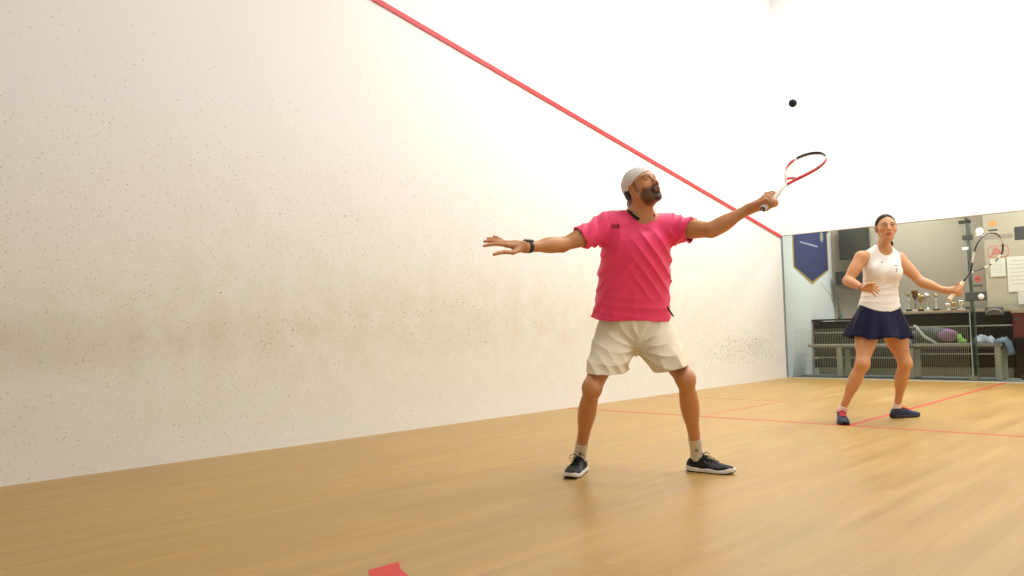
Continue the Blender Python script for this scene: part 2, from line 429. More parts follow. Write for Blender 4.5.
# ---- shoes
def shoe(root, toe, ank,  colm, solem, lacem, accent=None, sock=None, sockr=.035, sockh=.1, tall=1.):
    toe = V(toe[0], toe[1], 0); a0 = V(ank[0], ank[1], 0)
    y = nrm(toe-a0); Ln = np.linalg.norm(toe-a0)/.78; z = V(0, 0, 1); x = np.cross(y, z); R = np.stack([x, y, z], 1)
    A = toe-y*Ln; sc = Ln/.29
    rows = [(0, 0, 0, .016, .012, .030), (.05, 0, 0, .028, .018, .048), (.18, 0, 0, .033, .018, .058), (.33, 0, 0, .034, .018, .060), (.48, .001, 0, .038, .018, .050),
            (.64, .002, 0, .044, .018, .036), (.80, 0, 0, .042, .018, .025), (.93, -.004, 0, .030, .016, .018), (1., -.006, 0, .012, .010, .008)]
    rows = [(t, a*sc, b, rx*sc, f, bk*sc*tall) for t, a, b, rx, f, bk in rows]
    z0 = z*.026
    P = [loft(A+z0, toe+z0-y*.004, rows, x, x, .01, 2.2)]
    top = A+y*Ln*.22+z*(.086*sc*tall)
    P += [rc(A+y*Ln*.19+z*.05, top, .033*sc, .036*sc, .02), rc(A+y*Ln*.30+z*.065*sc, A+y*Ln*.36+z*.085*sc*tall, .016, .014, .012),
          plane(z*.016, -z), plane(top+z*.004, nrm(z-y*.25)), rc(top-z*.01, top+z*.08, sockr*.85, sockr*1.0, .004, 's')]
    up = sculpt('shoe', P, .0028, [colm], root, relax=1)
    out = []
    N = 40; rt = cr_resample([r[:4] for r in rows], 60)
    ts = (1-np.cos(np.linspace(0, math.pi, N)))/2
    ring = [(t, np.interp(t, rt[:, 0], rt[:, 1])+np.interp(t, rt[:, 0], rt[:, 3])+.004) for t in ts] + [(t, np.interp(t, rt[:, 0], rt[:, 1])-np.interp(t, rt[:, 0], rt[:, 3])-.004) for t in ts[::-1]]
    b = MB()
    lay = [(.0015, .90, 1), (.0, .97, 1), (.006, 1.0, 1), (.007, 1.0, 0), (.016, 1.03, 0), (.024, 1.0, 0), (.0262, .93, 0)]
    vs = []; 
    for (h, s_, mi) in lay:
        for (t, xx) in ring:
            sp = .012*max(0, (t-.75)/.25)**2+.004*max(0, (.1-t)/.1)
            hh = h*.88*(1+.35*max(0, 1-t*2.2)) + sp
            if mi == 0 and h > .01: hh += .004*math.sin(t*15)*(.3 < t < .95)
            vs.append(A+y*(t-.5)*Ln*(1+(s_-1)*.4)+y*Ln*.5+x*xx*s_+z*hh)
    n = len(ring); fs = []; ms = []
    for i in range(len(lay)-1):
        for k in range(n): fs.append((i*n+k, i*n+(k+1) % n, (i+1)*n+(k+1) % n, (i+1)*n+k)); ms.append(1 if lay[i+1][2] else 0)
    b.add(vs, fs, True); b.m = ms
    b.f += [list(range(n))[::-1], list(range((len(lay)-1)*n, len(lay)*n))]; b.m += [1, 0]; b.sm += [False, False]
    b.build('sole', [solem, mat('outsole', '1c1a20', .6)], up)
    hz = lambda t: z0[2]+np.interp(t, [r[0] for r in rows], [r[5] for r in rows])
    b = MB()
    for i in range(6):
        t0 = .36+i*.052; w = .020*sc
        p = lambda sx, t: A+y*Ln*t+x*sx*w+z*(hz(t)-abs(sx)*.004+.004)
        b.tube([p(-1, t0), p(-.4, t0+.012)+z*.003, p(.4, t0+.03)+z*.003, p(1, t0+.045)], .0022, 6)
        b.tube([p(1, t0), p(.4, t0+.012)+z*.003, p(-.4, t0+.03)+z*.003, p(-1, t0+.045)], .0022, 6)
    k = A+y*Ln*.36+z*(hz(.36)+.012)
    for q in (-1, 1):
        b.tube([k, k+x*q*.018+z*.014+y*.004, k+x*q*.042+z*.008+y*.012, k+x*q*.044-z*.012+y*.022, k+x*q*.022-z*.004+y*.012, k], .0021, 6)
        b.tube([k, k+x*q*.012+y*.03-z*.006, k+x*q*.028+y*.055-z*.022], .0021, 6)
    b.build('laces', [lacem], up)
    if accent is not None:
        for q in (-1, 1):
            for j in range(3):
                b = MB()
                pts = []
                for t in np.linspace(.40+j*.09, .62+j*.07, 6):
                    g = (t-.40-j*.09)/.22
                    rx = np.interp(t, rt[:, 0], rt[:, 3]); hh = z0[2]+(hz(t)-z0[2])*(.15+.6*(1-g))
                    ca = math.sqrt(max(0, 1-((hh-z0[2])/(hz(t)-z0[2]))**2.2))**(1/1.1)
                    pts.append(A+y*Ln*t+x*(np.interp(t, rt[:, 0], rt[:, 1])+q*(rx*ca+.0008))+z*hh)
                b.tube(pts, .0022, 6)
                b.build('side_stripe', [accent], up)
    if sock is not None:
        S = [rc(A+y*Ln*.22+z*.06, ank, sockr*.96, sockr*.92, .01), rc(ank, ank+sock[1]*sockh, sockr*.92, sockr*sock[2], .02),
             plane(ank+sock[1]*sockh, sock[1]), plane(V(0, 0, .06), V(0, 0, -1)),
             DISP(lambda P: .0009*np.sin((P@sock[1])*700))]
        so = sculpt('sock', S, .0026, [sock[0]], root)
        if len(sock) > 3:
            b = MB(); d = nrm(CP-ank); d = nrm(d-(d@sock[1])*sock[1]); e = np.cross(sock[1], d)
            c = ank+sock[1]*sockh*.45+d*(sockr*.97); u = sock[1]
            for q in range(5):
                a0 = q*1.25; b.tube([c+e*.006*math.cos(a0)+u*.006*math.sin(a0), c+e*.009*math.cos(a0+.7)+u*.009*math.sin(a0+.7)+d*.001, c+e*.003*math.cos(a0+1.2)+u*.003*math.sin(a0+1.2)+d*.001], .0016, 5)
            b.build('sock_emblem', [sock[3]], so)
    return A, R

# ---- racket
def racket(name, P0, ax, wdir, label, cols, frame_c, grip_c, cap_c, bridge, strc, sc=1.):
    ax = nrm(ax); w = nrm(wdir-(wdir@ax)*ax); nn = np.cross(ax, w)
    X = lambda a, b, c=0: P0+(ax*a+w*b+nn*c)*sc
    root = empty(name, P0, label, 'racket', None)
    # head outline: tear drop from throat .285 to tip .685
    def half(n=44):
        pts = []
        for i in range(n+1):
            t = i/n
            cps = [(.285, .004), (.33, .022), (.40, .062), (.47, .094), (.54, .108), (.61, .098), (.66, .062), (.6835, .022), (.685, 0)]
            T_ = cr_resample([(j/(len(cps)-1), a, b) for j, (a, b) in enumerate(cps)], 90)
            pts.append((np.interp(t, T_[:, 0], T_[:, 1]), np.interp(t, T_[:, 0], T_[:, 2])))
        return pts
    H = half()
    loop = [(a, b) for a, b in H] + [(a, -b) for a, b in H[::-1][1:]]
    ms = [mat(*c[:1], c[1], .3, coat=.4) if len(c) == 2 else c for c in cols]
    fb = MB(); N = len(loop); pts = [X(a, b) for a, b in loop]
    # build as one tube then colour the rings
    rr = []
    for i in range(N): rr.append(.0085)
    n = 8; vs = []
    for i in range(N):
        a = pts[max(i-1, 0)]; c = pts[min(i+1, N-1)]; t = nrm(c-a); o = nrm(np.cross(nn, t))
        for k in range(n):
            q = 2*math.pi*k/n; vs.append(pts[i]+.0055*math.cos(q)*o+.0095*math.sin(q)*nn)
    fs = [(i*n+k, i*n+(k+1) % n, (i+1)*n+(k+1) % n, (i+1)*n+k) for i in range(N-1) for k in range(n)]
    fb.add(vs, fs, True); fb.m = [frame_c(i/(N-1)) for i in range(N-1) for k in range(n)]
    fb.mi = cols_shaft = frame_c(-1)
    fb.tube([X(.17, 0), X(.24, 0), X(.285, 0), X(.295, 0)], [.0085, .0075, .0085, .0095], 10)
    if bridge:
        fb.mi = frame_c(.1)
        fb.tube([X(.352, -.034), X(.362, -.015), X(.365, 0), X(.362, .015), X(.352, .034)], .006, 8)
    fo = fb.build('frame', ms, root)
    # strings
    sb = MB(); lo = .365 if bridge else .31
    Ha = [h[0] for h in H]; Hb = [h[1] for h in H]
    im = int(np.argmax(Hb))
    for i in range(-6, 7):
        b_ = i*.0150
        if abs(b_) > .106: continue
        a0 = np.interp(abs(b_), Hb[:im+1], Ha[:im+1]); a1 = np.interp(abs(b_), Hb[im:][::-1], Ha[im:][::-1])
        sb.tube([X(max(a0, lo), b_), X(a1, b_)], .0007, 4)
    a = lo+.012
    while a < .675:
        b_ = np.interp(a, Ha, Hb); sb.tube([X(a, -b_), X(a, b_)], .0007, 4); a += .0150
    sb.build('strings', [mat('string_'+strc, strc, .4)], root)
    gb = MB(); pts = []; rr = []
    for i in range(33):
        t = i/32; pts.append(X(.008+t*.182, 0)); rr.append(.0165-.003*t+.0011*abs(math.sin(i*1.2)))
    gb.tube(pts, rr, 12); gb.build('grip', [grip_c], root)
    cb = MB(); Rr = np.stack([w, nn, ax], 1)
    cb.lathe([(0, -.001), (.013, -.001), (.0175, .002), (.0185, .007), (.0175, .012), (.016, .013)], P0, 20, Rr)
    co = cb.build('butt_cap', [cap_c[0]], root)
    cb = MB(); cb.lathe([(.0, -.0030), (.0135, -.0028), (.0135, -.0005)], P0, 18, Rr)
    eo = cb.build('cap_emblem', [cap_c[1]], co)
    cb = MB(); cb.prism([P0-ax*.0032+w*a_+nn*b_ for a_, b_ in ((-.004, -.006), (.006, .001), (-.003, .006))], -ax*.001)
    cb.build('emblem_mark', [cap_c[0]], co)
    return root
# ================================================================= the man
MD = 4.31
px = MD/FPX
Mu = V(0, 0, 1)
rankle = on(580, 454.5, 2, .10); lankle = on(697, 453.3, 2, .10)
rknee = U(592, 388, 4.22); lknee = U(685.5, 379, 4.22)
rhip = U(615, 334, 4.43); lhip = U(655, 333, 4.43)
pel = (rhip+lhip)/2
neckb = U(640, 213, 4.33)
rsh = U(606, 228, 4.33); lsh = U(671, 229, 4.36)
relb = U(562, 245, 4.20); rwri = U(526, 247, 4.04)
lelb = U(711, 230, 4.20); lwri = U(749, 209, 4.15)
headC = U(641.5, 187.5, 4.30)
man = empty('person', V(pel[0], pel[1], 0), 'man in a pink polo shirt and cream shorts lunging with a red racket, arms outstretched', 'person')
FR = nrm(-CF*.88+CR*.10)      # the way the chest faces
FR[2] = 0; FR = nrm(FR)
SD = nrm(np.cross(FR, Mu))     # towards his right hand (picture left)
if SD@CR > 0: SD = -SD
faceF = nrm(CR*.51-CF*.74+CU*.37); faceUp = nrm(Mu*.80+CF*.15-CR*.30)
HP, HR, HW = head_prims(headC, faceF, faceUp, 1.0, False, neckb, .056)
body = HP
up = neckb-pel
# torso
side = -SD
ax_t = nrm(neckb-pel)
# loft front = axis x side ; choose side so that the front faces the viewer
side_t = nrm(np.cross(FR, ax_t)); 
body += [loft(pel-ax_t*.06, neckb, [(0, 0, 0, .10, .08, .10), (.12, 0, 0, .155, .10, .12), (.3, 0, 0, .148, .10, .10), (.48, 0, 0, .142, .10, .09), (.68, 0, 0, .150, .100, .095), (.84, 0, 0, .155, .085, .10), (.94, 0, 0, .12, .07, .09), (1., 0, 0, .06, .05, .06)], side_t, side_t, .03)]
for s_ in (rsh, lsh): body += [ell(s_, (.062, .062, .060), None, .04), rc(neckb-ax_t*.02, s_+ax_t*.01, .045, .045, .04)]
body += limb(rsh, relb, .050, .037, .03, [(.5, FR*.008, .10, .043)])
body += limb(relb, rwri, .037, .0255, .02, [(.3, Mu*.004, .085, .041)])
body += limb(lsh, lelb, .052, .038, .03, [(.5, Mu*.006, .10, .045)])
body += limb(lelb, lwri, .038, .027, .02, [(.28, -Mu*.004, .085, .042)])
for h_, k_, a_ in ((rhip, rknee, rankle), (lhip, lknee, lankle)):
    body += limb(h_, k_, .085, .046, .04)
    body += [ell(k_+nrm(-CF)*.008, (.043, .043, .050), None, .03)]
    bk = nrm(CF*1.0); out_ = nrm(a_-pel); out_[2] = 0
    body += limb(k_, a_, .043, .029, .03, [(.32, bk*.012+nrm(out_)*.004, .115, .045 if k_ is rknee else .048), (.42, bk*.02, .10, .032)])
    body += [rc(a_, a_-Mu*.03, .033, .034, .02)]
# open right hand (picture left)
HD = 4.02
kn = [U(506, 245.0, HD-.03), U(505, 243.5, HD), U(505.5, 243, HD+.022), U(507, 244, HD+.042), U(513, 252.5, HD-.045)]
tp = [U(484, 246, HD-.08), U(484.5, 241.5, HD-.045), U(488, 238.5, HD+.0), U(494, 236.5, HD+.03), U(494, 254.5, HD-.11)]
body += open_hand(rwri-CR*.005, kn, tp, Mu*.5)
# gripping left hand
rkP = U(763, 209, 4.02); rkTip = U(822.5, 146.5, 4.02+.37)
rkA = nrm(rkTip-rkP)
gP = rkP+rkA*.030
body += grip_hand(gP, rkA, nrm(CU*.75-CR*.10-CF*.30), lwri, 1.0, .0165, rot=-1)
def man_col(P):
    c = np.tile(np.array(lin('ca8e60')), (len(P), 1))
    q = local(P, headC, HR, 1.0); x, y, z = q.T; ax_ = np.abs(x)
    nz = lump(P, 230, 1.0)*.004+lump(P, 611, 1.0, 2)*.002
    hd = (np.linalg.norm(q, axis=1) < .17) & (z > -.14)
    red = np.array(lin('b0593f')); dark = np.array(lin('2c1a12')); lip = np.array(lin('9a5a4c')); brow = np.array(lin('24160f'))
    def mix(m, col):
        m = (m*hd)[:, None]; return c*(1-m)+col*m
    # stubble beard
    jaw = sstep(-.022+nz.mean(), -.045, z+.25*np.maximum(.0, .055-y)+nz)*sstep(.0, .018, y+nz)*(1-sstep(-.113, -.128, z))
    c = mix(jaw*.78*sstep(.02, .05, y+(-z-.03)*.4), dark)
    goat = np.exp(-(np.maximum(0, np.hypot(ax_/1.0, (z+.074)/1.15)-.030)/.008)**2)*sstep(.05, .07, y)
    c = mix(np.clip(goat, 0, 1)*.85, dark)
    mou = np.exp(-((z+.0455+ax_*.22)/.0055)**2)*(ax_ < .032)*(y > .07)
    c = mix(mou*.9, dark)
    lipm = (np.exp(-((z+.0565)/.0045)**2)+np.exp(-((z+.0675)/.0050)**2))*(1-sstep(.017, .023, ax_))*(y > .086)
    c = mix(np.clip(lipm*1.3, 0, 1), lip)
    c = mix((np.hypot(ax_/.016, (z+.0615)/.0032) < 1)*(y > .07)*(y < .0975)*1., np.array(lin('3a1512')))
    br = np.exp(-((z-.0315+(ax_-.030)**2*9)/.0042)**2)*sstep(.008, .014, ax_)*(1-sstep(.046, .056, ax_))*(y > .055)
    c = mix(np.clip(br*1.1, 0, 1), brow)
    eyel = np.exp(-((z-.0185+(ax_-.031)**2*14)/.0022)**2)*(np.abs(ax_-.031) < .016)*(y > .06)
    c = mix(eyel*.7, brow)
    # short hair at the temples and behind the ears
    hair = sstep(-.004, -.022, y-(z-.0)*.55+nz*2)*sstep(-.075, -.055, z+nz)
    hair = np.maximum(hair*(1-(np.hypot(y+.010, z+.004) < .034)*(ax_ > .07)), sstep(.038, .046, z-.25*y+nz)*(z > 0))
    side_b = np.exp(-((y-.020)/.009)**2)*(ax_ > .05)*sstep(-.045, -.02, z)*(z < .05)
    c = mix(np.clip(hair, 0, 1)*.95, brow); c = mix(side_b*.6, brow)
    ck = np.exp(-((ax_-.035)**2+(z+.02)**2)/.0004)*(y > .05)*.25+np.exp(-(ax_**2+(z+.03)**2)/.0002)*(y > .09)*.35
    c = mix(ck, red)
    return c
man_body = sculpt('body', body, .0026, [SKM], man, man_col)
eyes(man, HW, HR, 1., '2a1a10', (.15, .25))
# hair at the back of the head
def band(c, n, w):  # slab cut
    return [plane(c+n*w, n), plane(c-n*w, -n)]
hl = [ell(HW(0, -.017, .032), V(.0765, .0960, .086), HR, .01), ell(HW(0, -.05, -.02), V(.062, .055, .062), HR, .03)]
hl += [plane(HW(0, .012, 0), HR@nrm(V(0, .90, -.42))), DISP(lambda P: lump(P, 330, .0010)+lump(P, 720, .0005, 3)), plane(HW(0, 0, -.062), HR@V(0, .3, -1))]
hair = sculpt('hair', hl, .0026, [mat('dark_hair', '1d1410', .6, bump=(300, .6), var=(200, .2))], man)
bn = HR@nrm(V(0, -.40, 1))
hb = [ell(HW(0, -.016, .033), V(.0790, .0980, .0880), HR, .01), ell(HW(0, .018, .012), V(.067, .075, .078), HR, .02)] + [plane(HW(0, 0, .104), bn), plane(HW(0, 0, .022), -bn)]
hb += [DISP(lambda P: ribs(local(P, headC, HR, 1.), V(0, -.4, 1), V(0, 1, .4), 130, -.0022, seed=2)), SHELL(.007)]
hband = sculpt('headband', hb, .0026, [mat('white_towelling', 'e9e4e2', .9, bump=(500, .4))], man)
b = MB(); kx = HW(0, -.112, -.018)
for q in (-1, 1):
    b.tube([kx, kx+HR@V(q*.012, -.010, -.006), kx+HR@V(q*.018, -.012, -.03), kx+HR@V(q*.022, -.006, -.05)], [.008, .008, .009, .006], 8, flat=.5)
b.ball(kx, .011); b.build('headband_knot', MATS['white_towelling'], hband)
b = MB(); bx_ = HW(-.050, .062, .094)
# grey squiggle printed on the band
bpts = []
for i in range(9):
    t = i/8; d = HR@nrm(V(-.30-.25*t, .60-.35*t, .70)); bpts.append(d)
def on_surf(C, d, prims, lo=.0, hi=.3):
    for _ in range(28):
        m = (lo+hi)/2
        if evalF(prims, (C+d*m)[None])[0] < 0: lo = m
        else: hi = m
    return C+d*(lo+hi)/2
C0 = HW(0, -.01, .03)
b.tube([on_surf(C0, nrm(HR@V(-.55+.03*math.sin(i*2.2), .55-.07*i, .62+.05*math.cos(i*1.7))), hb[:2])+0*C0 for i in range(9)], .0016, 5)
b.build('headband_print', mat('grey_print', '8a8683', .8), hband)

# polo shirt
hem = U(632, 312, 4.42); topn = U(638, 213, 4.33)
ST = nrm(topn-hem); S1 = nrm(np.cross(FR, ST))
pm = 5.44e-3
rows = [(-.04, 0, 0, .217, .128, .140), (0, .0, 0, .214, .126, .138), (.12, 0, 0, .206, .122, .128), (.3, 0, 0, .197, .122, .118), (.5, 0, 0, .191, .126, .115), (.68, 0, 0, .187, .132, .118), (.8, 0, 0, .182, .122, .120), (.9, 0, 0, .160, .090, .105), (.97, 0, 0, .115, .064, .085), (1.03, 0, 0, .072, .05, .07)]
shl = [loft(hem-ST*.03, topn-ST*.02, rows, S1, S1, .03, 2.4)]
for s_, e_, r1, r2 in ((rsh, relb, .067, .061), (lsh, lelb, .068, .063)):
    d_ = nrm(e_-s_)
    shl += [rc(s_-d_*.05+Mu*.000, s_+d_*.19, r1, r2, .055), ell(s_+Mu*.004-d_*.02, (.075, .07, .068), None, .04)]
    shl += [rc(topn-ST*.045, s_+Mu*.005, .052, .062, .05)]
def shfold(P):
    q = P-hem; u = q@S1; w = q@ST; L_ = np.linalg.norm(topn-hem)
    S = -np.sign(S1@CR)*u  # + = picture left
    m = sstep(.0, .12, w)*(1-sstep(L_*.80, L_*.95, w))
    f1 = ribs(np.stack([u, w, 0*u], 1), nrm(V(1, .62*np.sign(S1@CR), 0)), nrm(V(-.62, 1, 0)), 48, -.012, seed=1)*sstep(.10, -.06, S)*sstep(.05, .2, w)*(1-sstep(L_*.78, L_*.9, w))
    f2 = ribs(np.stack([u, w, 0*u], 1), nrm(V(1, -.32*np.sign(S1@CR), 0)), V(0, 1, 0), 36, -.008, seed=4)*sstep(-.04, .09, S)*(1-sstep(L_*.8, L_*.95, w))
    f3 = ribs(np.stack([u, w, 0*u], 1), V(0, 1, 0), V(1, .1, 0), 55, -.005, seed=2)*(1-sstep(.03, .16, w))
    # sleeves: folds radiate from the arm pit
    arm = sstep(.17, .20, np.abs(u))
    f4 = ribs(np.stack([u, w, q@FR], 1), nrm(V(1, .5, 0)), V(.3, 0, 1), 85, -.009, seed=3)*arm
    f5 = ribs(np.stack([u, w, 0*u], 1), V(0, 1, 0), V(1, .3, 0), 60, -.002, seed=5)*sstep(L_*.7, L_*.8, w)*(1-arm)*sstep(.12, .05, np.abs(u-.03))
    return f1+f2+f3+f4+f5+lump(P, 30, .003)
shl += [DISP(shfold)]
cuts = []
rsd = nrm(U(580.5, 238.5, 4.25)-rsh); 
upper = lambda fn: (lambda P: np.where((P-hem)@ST > .22, fn(P), -1.))
cuts += [Prim(upper(plane(U(581, 238.5, 4.24), nrm(-CR*.80-CU*.42-CF*.25)).fn), hem, 1e9, 0, 'i')]
cuts += [Prim(upper(plane(U(688.5, 236, 4.27), nrm(nrm(lelb-lsh)-Mu*.20)).fn), hem, 1e9, 0, 'i')]
hemc = DISP(lambda P: 0*P[:, 0])
hempl = plane(U(633, 317.2, 4.42)-ST*0, -nrm(ST)); 
hemw = Prim(lambda P: -((P-U(633, 318, 4.40))@nrm(ST*1.0+CR*.0) + .006*np.sin((P@S1)*16)), hem, 1e9, 0, 'i')
# neck opening and front placket notch
ncol = rc(neckb-ST*.03+FR*.022, headC-ST*.06+FR*.03, .062, .070, .006, 's')
vn = Prim(lambda P: np.maximum(np.abs((P-neckb)@S1)-.030*sstep(-.085, .0, (P-neckb)@ST), np.maximum(-((P-neckb)@FR)+.02, -((P-neckb)@ST)-.075)), neckb-ST*.03, .2, .004, 's')
shirt_solid = list(shl)
shl += [SHELL(.0095)] + cuts + [hemw, ncol]
pink = mat('pink_polyester', 'ff3d79', .55, sheen=.2, bump=(900, .25), var=(6, .02))
shirt = sculpt('polo_shirt', shl, .0033, [pink], man)
# dark inside collar: two lapels folded over the neck opening
black = mat('black_knit', '14131a', .75)
def shsurf(p, d=None):
    d = FR if d is None else d
    lo_, hi_ = -.05, .30
    for _ in range(26):
        m = (lo_+hi_)/2
        if evalF(shirt_solid, (p+d*m)[None])[0] < 0: lo_ = m
        else: hi_ = m
    return p+d*(lo_+hi_)/2
b = MB()
LFT = -CR  # picture left
def strip(b, P, w, th, nrmv):
    """ribbon through points P with width vectors w"""
    n = len(P); vs = []
    for p, ww, nn_ in zip(P, w, nrmv): vs += [p-ww, p+ww, p+ww+nn_*th, p-ww+nn_*th]
    fs = []
    for i in range(n-1):
        for k in range(4): fs.append((i*4+k, i*4+(k+1) % 4, (i+1)*4+(k+1) % 4, (i+1)*4+k))
    fs += [(0, 1, 2, 3), ((n-1)*4+3, (n-1)*4+2, (n-1)*4+1, (n-1)*4)]
    b.add(vs, fs)
# collar band: open ring round the neck, low at the front left
def ringpt(a, h, r):   # a: 0 = front, + = picture left
    d = FR*math.cos(a)-CR*math.sin(a)
    return neckb+d*r+ST*h+FR*.018
P_ = []; W_ = []; N_ = []
for i in range(30):
    a = math.radians(80+i*(200/29)); fr = (1+math.cos(a))/2
    h = .004-.050*fr**1.5+.010*(1-fr)
    c_ = ringpt(a, h, .070+.006*fr); P_.append(c_); d = nrm(FR*math.cos(a)-CR*math.sin(a)); W_.append(nrm(ST*.8-d*.45)*.013); N_.append(d)
strip(b, P_, W_, .004, N_)
b.build('collar', [black], shirt)
for nm_, pts_, m_ in (('lapel', ((626.6, 209.8), (627.4, 210.6), (628.5, 211.5), (632, 214.8), (635.5, 217.6), (639, 219.6)), black), ('lapel', ((651.5, 213.2), (653, 215), (654.4, 217)), mat('crimson_knit', 'b01f33', .8))):
    b = MB(); Q = [hit(x, y, shirt_solid)-CF*.004 for x, y in pts_]; Q = [q_ for q_ in Q if (q_-CP)@CF < 4.7]
    strip(b, Q, [nrm(CR*.6+CU*.75)*.0075]*len(Q), -.005, [CF]*len(Q)); b.build(nm_, [m_], shirt)
# chest emblem: small black running mark
def emblem(name, cx, cy, D, pts, r, m, parent, prims, n=5):
    b = MB()
    for pl in pts: b.tube([hit(cx+x*1.25, cy+y*1.25, prims)-CF*.0008 for (x, y) in pl], r, n)
    return b.build(name, [m], parent)
emblem('chest_emblem', 615, 226.3, 4.24, [[(-3.2, 1.2), (-2.4, -.6), (-1.2, -1.2), (0, -.4), (1.2, -.9), (2.6, -.4), (3.8, .3)], [(-2.2, 2.6), (-1.2, 1.2), (0, .6), (1.6, 1.2), (3.4, 1.0)], [(-3.6, -2.2), (-3.0, -1.9)], [(1.8, -2.2), (2.8, -1.2), (3.4, -1.6)]], .0023, black, shirt, shirt_solid)
# black vent tape at the hem, picture right
b = MB()
Pv = []
for i in range(6):
    t = i/5; p = U(666.5+6.5*t, 306.5+10*t, 4.36); Pv.append(p)
strip(b, Pv, [CR*.004+0*ST]*6, .012, [FR]*6)
b.build('hem_vent_tape', [black], shirt)
# shorts
wai = U(634, 308, 4.43)
cream = mat('cream_cotton', 'e9dfc4', .8, sheen=.15, bump=(700, .3), var=(8, .02))
rc_ = U(602, 372, 4.33); lc_ = U(671, 364, 4.33)
sp_ax = nrm(wai-pel)
shp = [loft(pel-sp_ax*.06, wai+sp_ax*.03, [(0, 0, 0, .165, .115, .135), (.4, 0, 0, .185, .122, .14), (.8, 0, 0, .180, .118, .125), (1., 0, 0, .175, .115, .12)], S1, S1, .03)]
shp += [rc(rhip+CR*(-.014), U(602.5, 384, 4.25), .098, .098, .03), rc(lhip+CR*.008, U(672, 368, 4.23), .098, .090, .03)]
shp += [rc(rhip+CR*.03-Mu*.01, U(610, 368, 4.27), .085, .070, .03), rc(lhip-CR*.03-Mu*.01, U(662, 356, 4.27), .085, .07, .03), ell(U(635, 341.5, 4.40), (.032, .09, .052), frame(FR, Mu), .05)]
shp += [rc(U(629.5, 345, 4.38), U(611, 372, 4.29), .045, .055, .03), rc(U(641.5, 345, 4.38), U(664, 368, 4.28), .045, .052, .03)]
def sfold(P):
    q = P-pel; u = q@CR; w = q@Mu; dz = np.hypot(u, w+.07)
    an = np.arctan2(w+.09, np.abs(u)+.02)
    fan = -.0085*(1-np.abs(np.sin(an*7+1.2*np.sin(dz*16)+.6*np.sin(u*9)))**.8)*sstep(.02, .08, dz)*(1-sstep(.20, .34, dz))
    low = ribs(np.stack([u, w, 0*u], 1), nrm(V(1, .25, 0)), V(0, 1, 0), 42, -.009, seed=2)*sstep(-.05, -.16, w)
    return fan+low+lump(P, 26, .004)
shp += [DISP(sfold), SHELL(.0065)]
sr, sl = U(603.5, 374.5, 4.2), U(671, 369.5, 4.2)
def legcut(P):
    u = (P-pel)@CR
    a = (P-sr)@nrm(-Mu*1.0-CR*.02-FR*.10); c = (P-sl)@nrm(-Mu*1.0+CR*.26-FR*.05)
    return np.where(u < 0, a, c)
shp += [Prim(legcut, pel, 1e9, 0, 'i'), plane(wai+Mu*.01, Mu)]
shorts = sculpt('shorts', shp, .0033, [cream], man)
# watch on his right wrist
wd = nrm(rwri-relb); wr = frame(wd, Mu)
wc = rwri-wd*.018
b = MB(); N = 28
vs = []
for k in range(N):
    q = 2*math.pi*k/N
    d = wr[:, 0]*math.cos(q)+wr[:, 2]*math.sin(q)
    for (e, rr) in ((-.011, .0295), (.011, .0295), (.011, .0325), (-.011, .0325)): vs.append(wc+d*rr+wd*e)
fs = [(k*4+j, k*4+(j+1) % 4, ((k+1) % N)*4+(j+1) % 4, ((k+1) % N)*4+j) for k in range(N) for j in range(4)]
b.add(vs, fs, True)
watch = b.build('wristwatch', [mat('watch_rubber', '15151a', .5)], man)
wdir = nrm(Mu*.95-CF*.3); b = MB()
b.box(wc+wdir*.032, (.019, .021, .006), frame(wd, wdir), .004); b.build('watch_case', [mat('watch_case', '202028', .3)], watch)
b = MB(); b.box(wc+wdir*.0385, (.014, .015, .0008), frame(wd, wdir)); b.build('watch_face', [mat('watch_glass', '0a0c12', .08)], watch)
# shoes
navy = mat('navy_mesh', '11131f', .7, bump=(600, .5), var=(60, .3)); white = mat('white_rubber', 'e6e2dc', .55)
blk = mat('black_lace', '0e0e12', .8); silver = mat('grey_stripe', '5d6270', .4); sockm = mat('white_sock', 'ded6c6', .9, bump=(600, .5)); dk = mat('sock_print', '4a4038', .8)
ft = lambda x, y: on(x, y, 2, 0)
shoe(man, ft(568.5, 479.5), rankle, navy, white, blk, silver, (sockm, nrm(rknee-rankle), 1.02, dk), .036, .095)
shoe(man, ft(735, 474.5), lankle, navy, white, blk, silver, (sockm, nrm(lknee-lankle), 1.02, dk), .036, .105)
# racket
def fc(t):
    if t < 0: return 2
    t = abs(t-.5)*2       # 1 at the throat, 0 at the tip
    if t < .36: return 1
    if t < .40: return 2
    if .52 < t < .545 or .60 < t < .62: return 1
    return 0
racket('squash_racket', rkP, rkA, nrm(CR*.33-CU*.33-CF*.89), 'red and white squash racket with a black tip raised in the man\'s hand', [('racket_red', 'd92b33'), ('racket_black', '1a1a1d'), ('racket_white', 'eceae6')], fc,
       mat('white_grip', 'e4dfd6', .8), (mat('cap_white', 'efece6', .4), mat('cap_black', '101012', .3)), True, 'f3f1ea', .9)
# ball
b = MB(); b.ball(U(792.8, 103.2, 3.9), .0200, 16)
ball = b.build('squash_ball', [mat('ball_rubber', '16171a', .55, bump=(200, .2))])
tag(ball, 'small black squash ball in mid-air above the raised racket', 'ball')
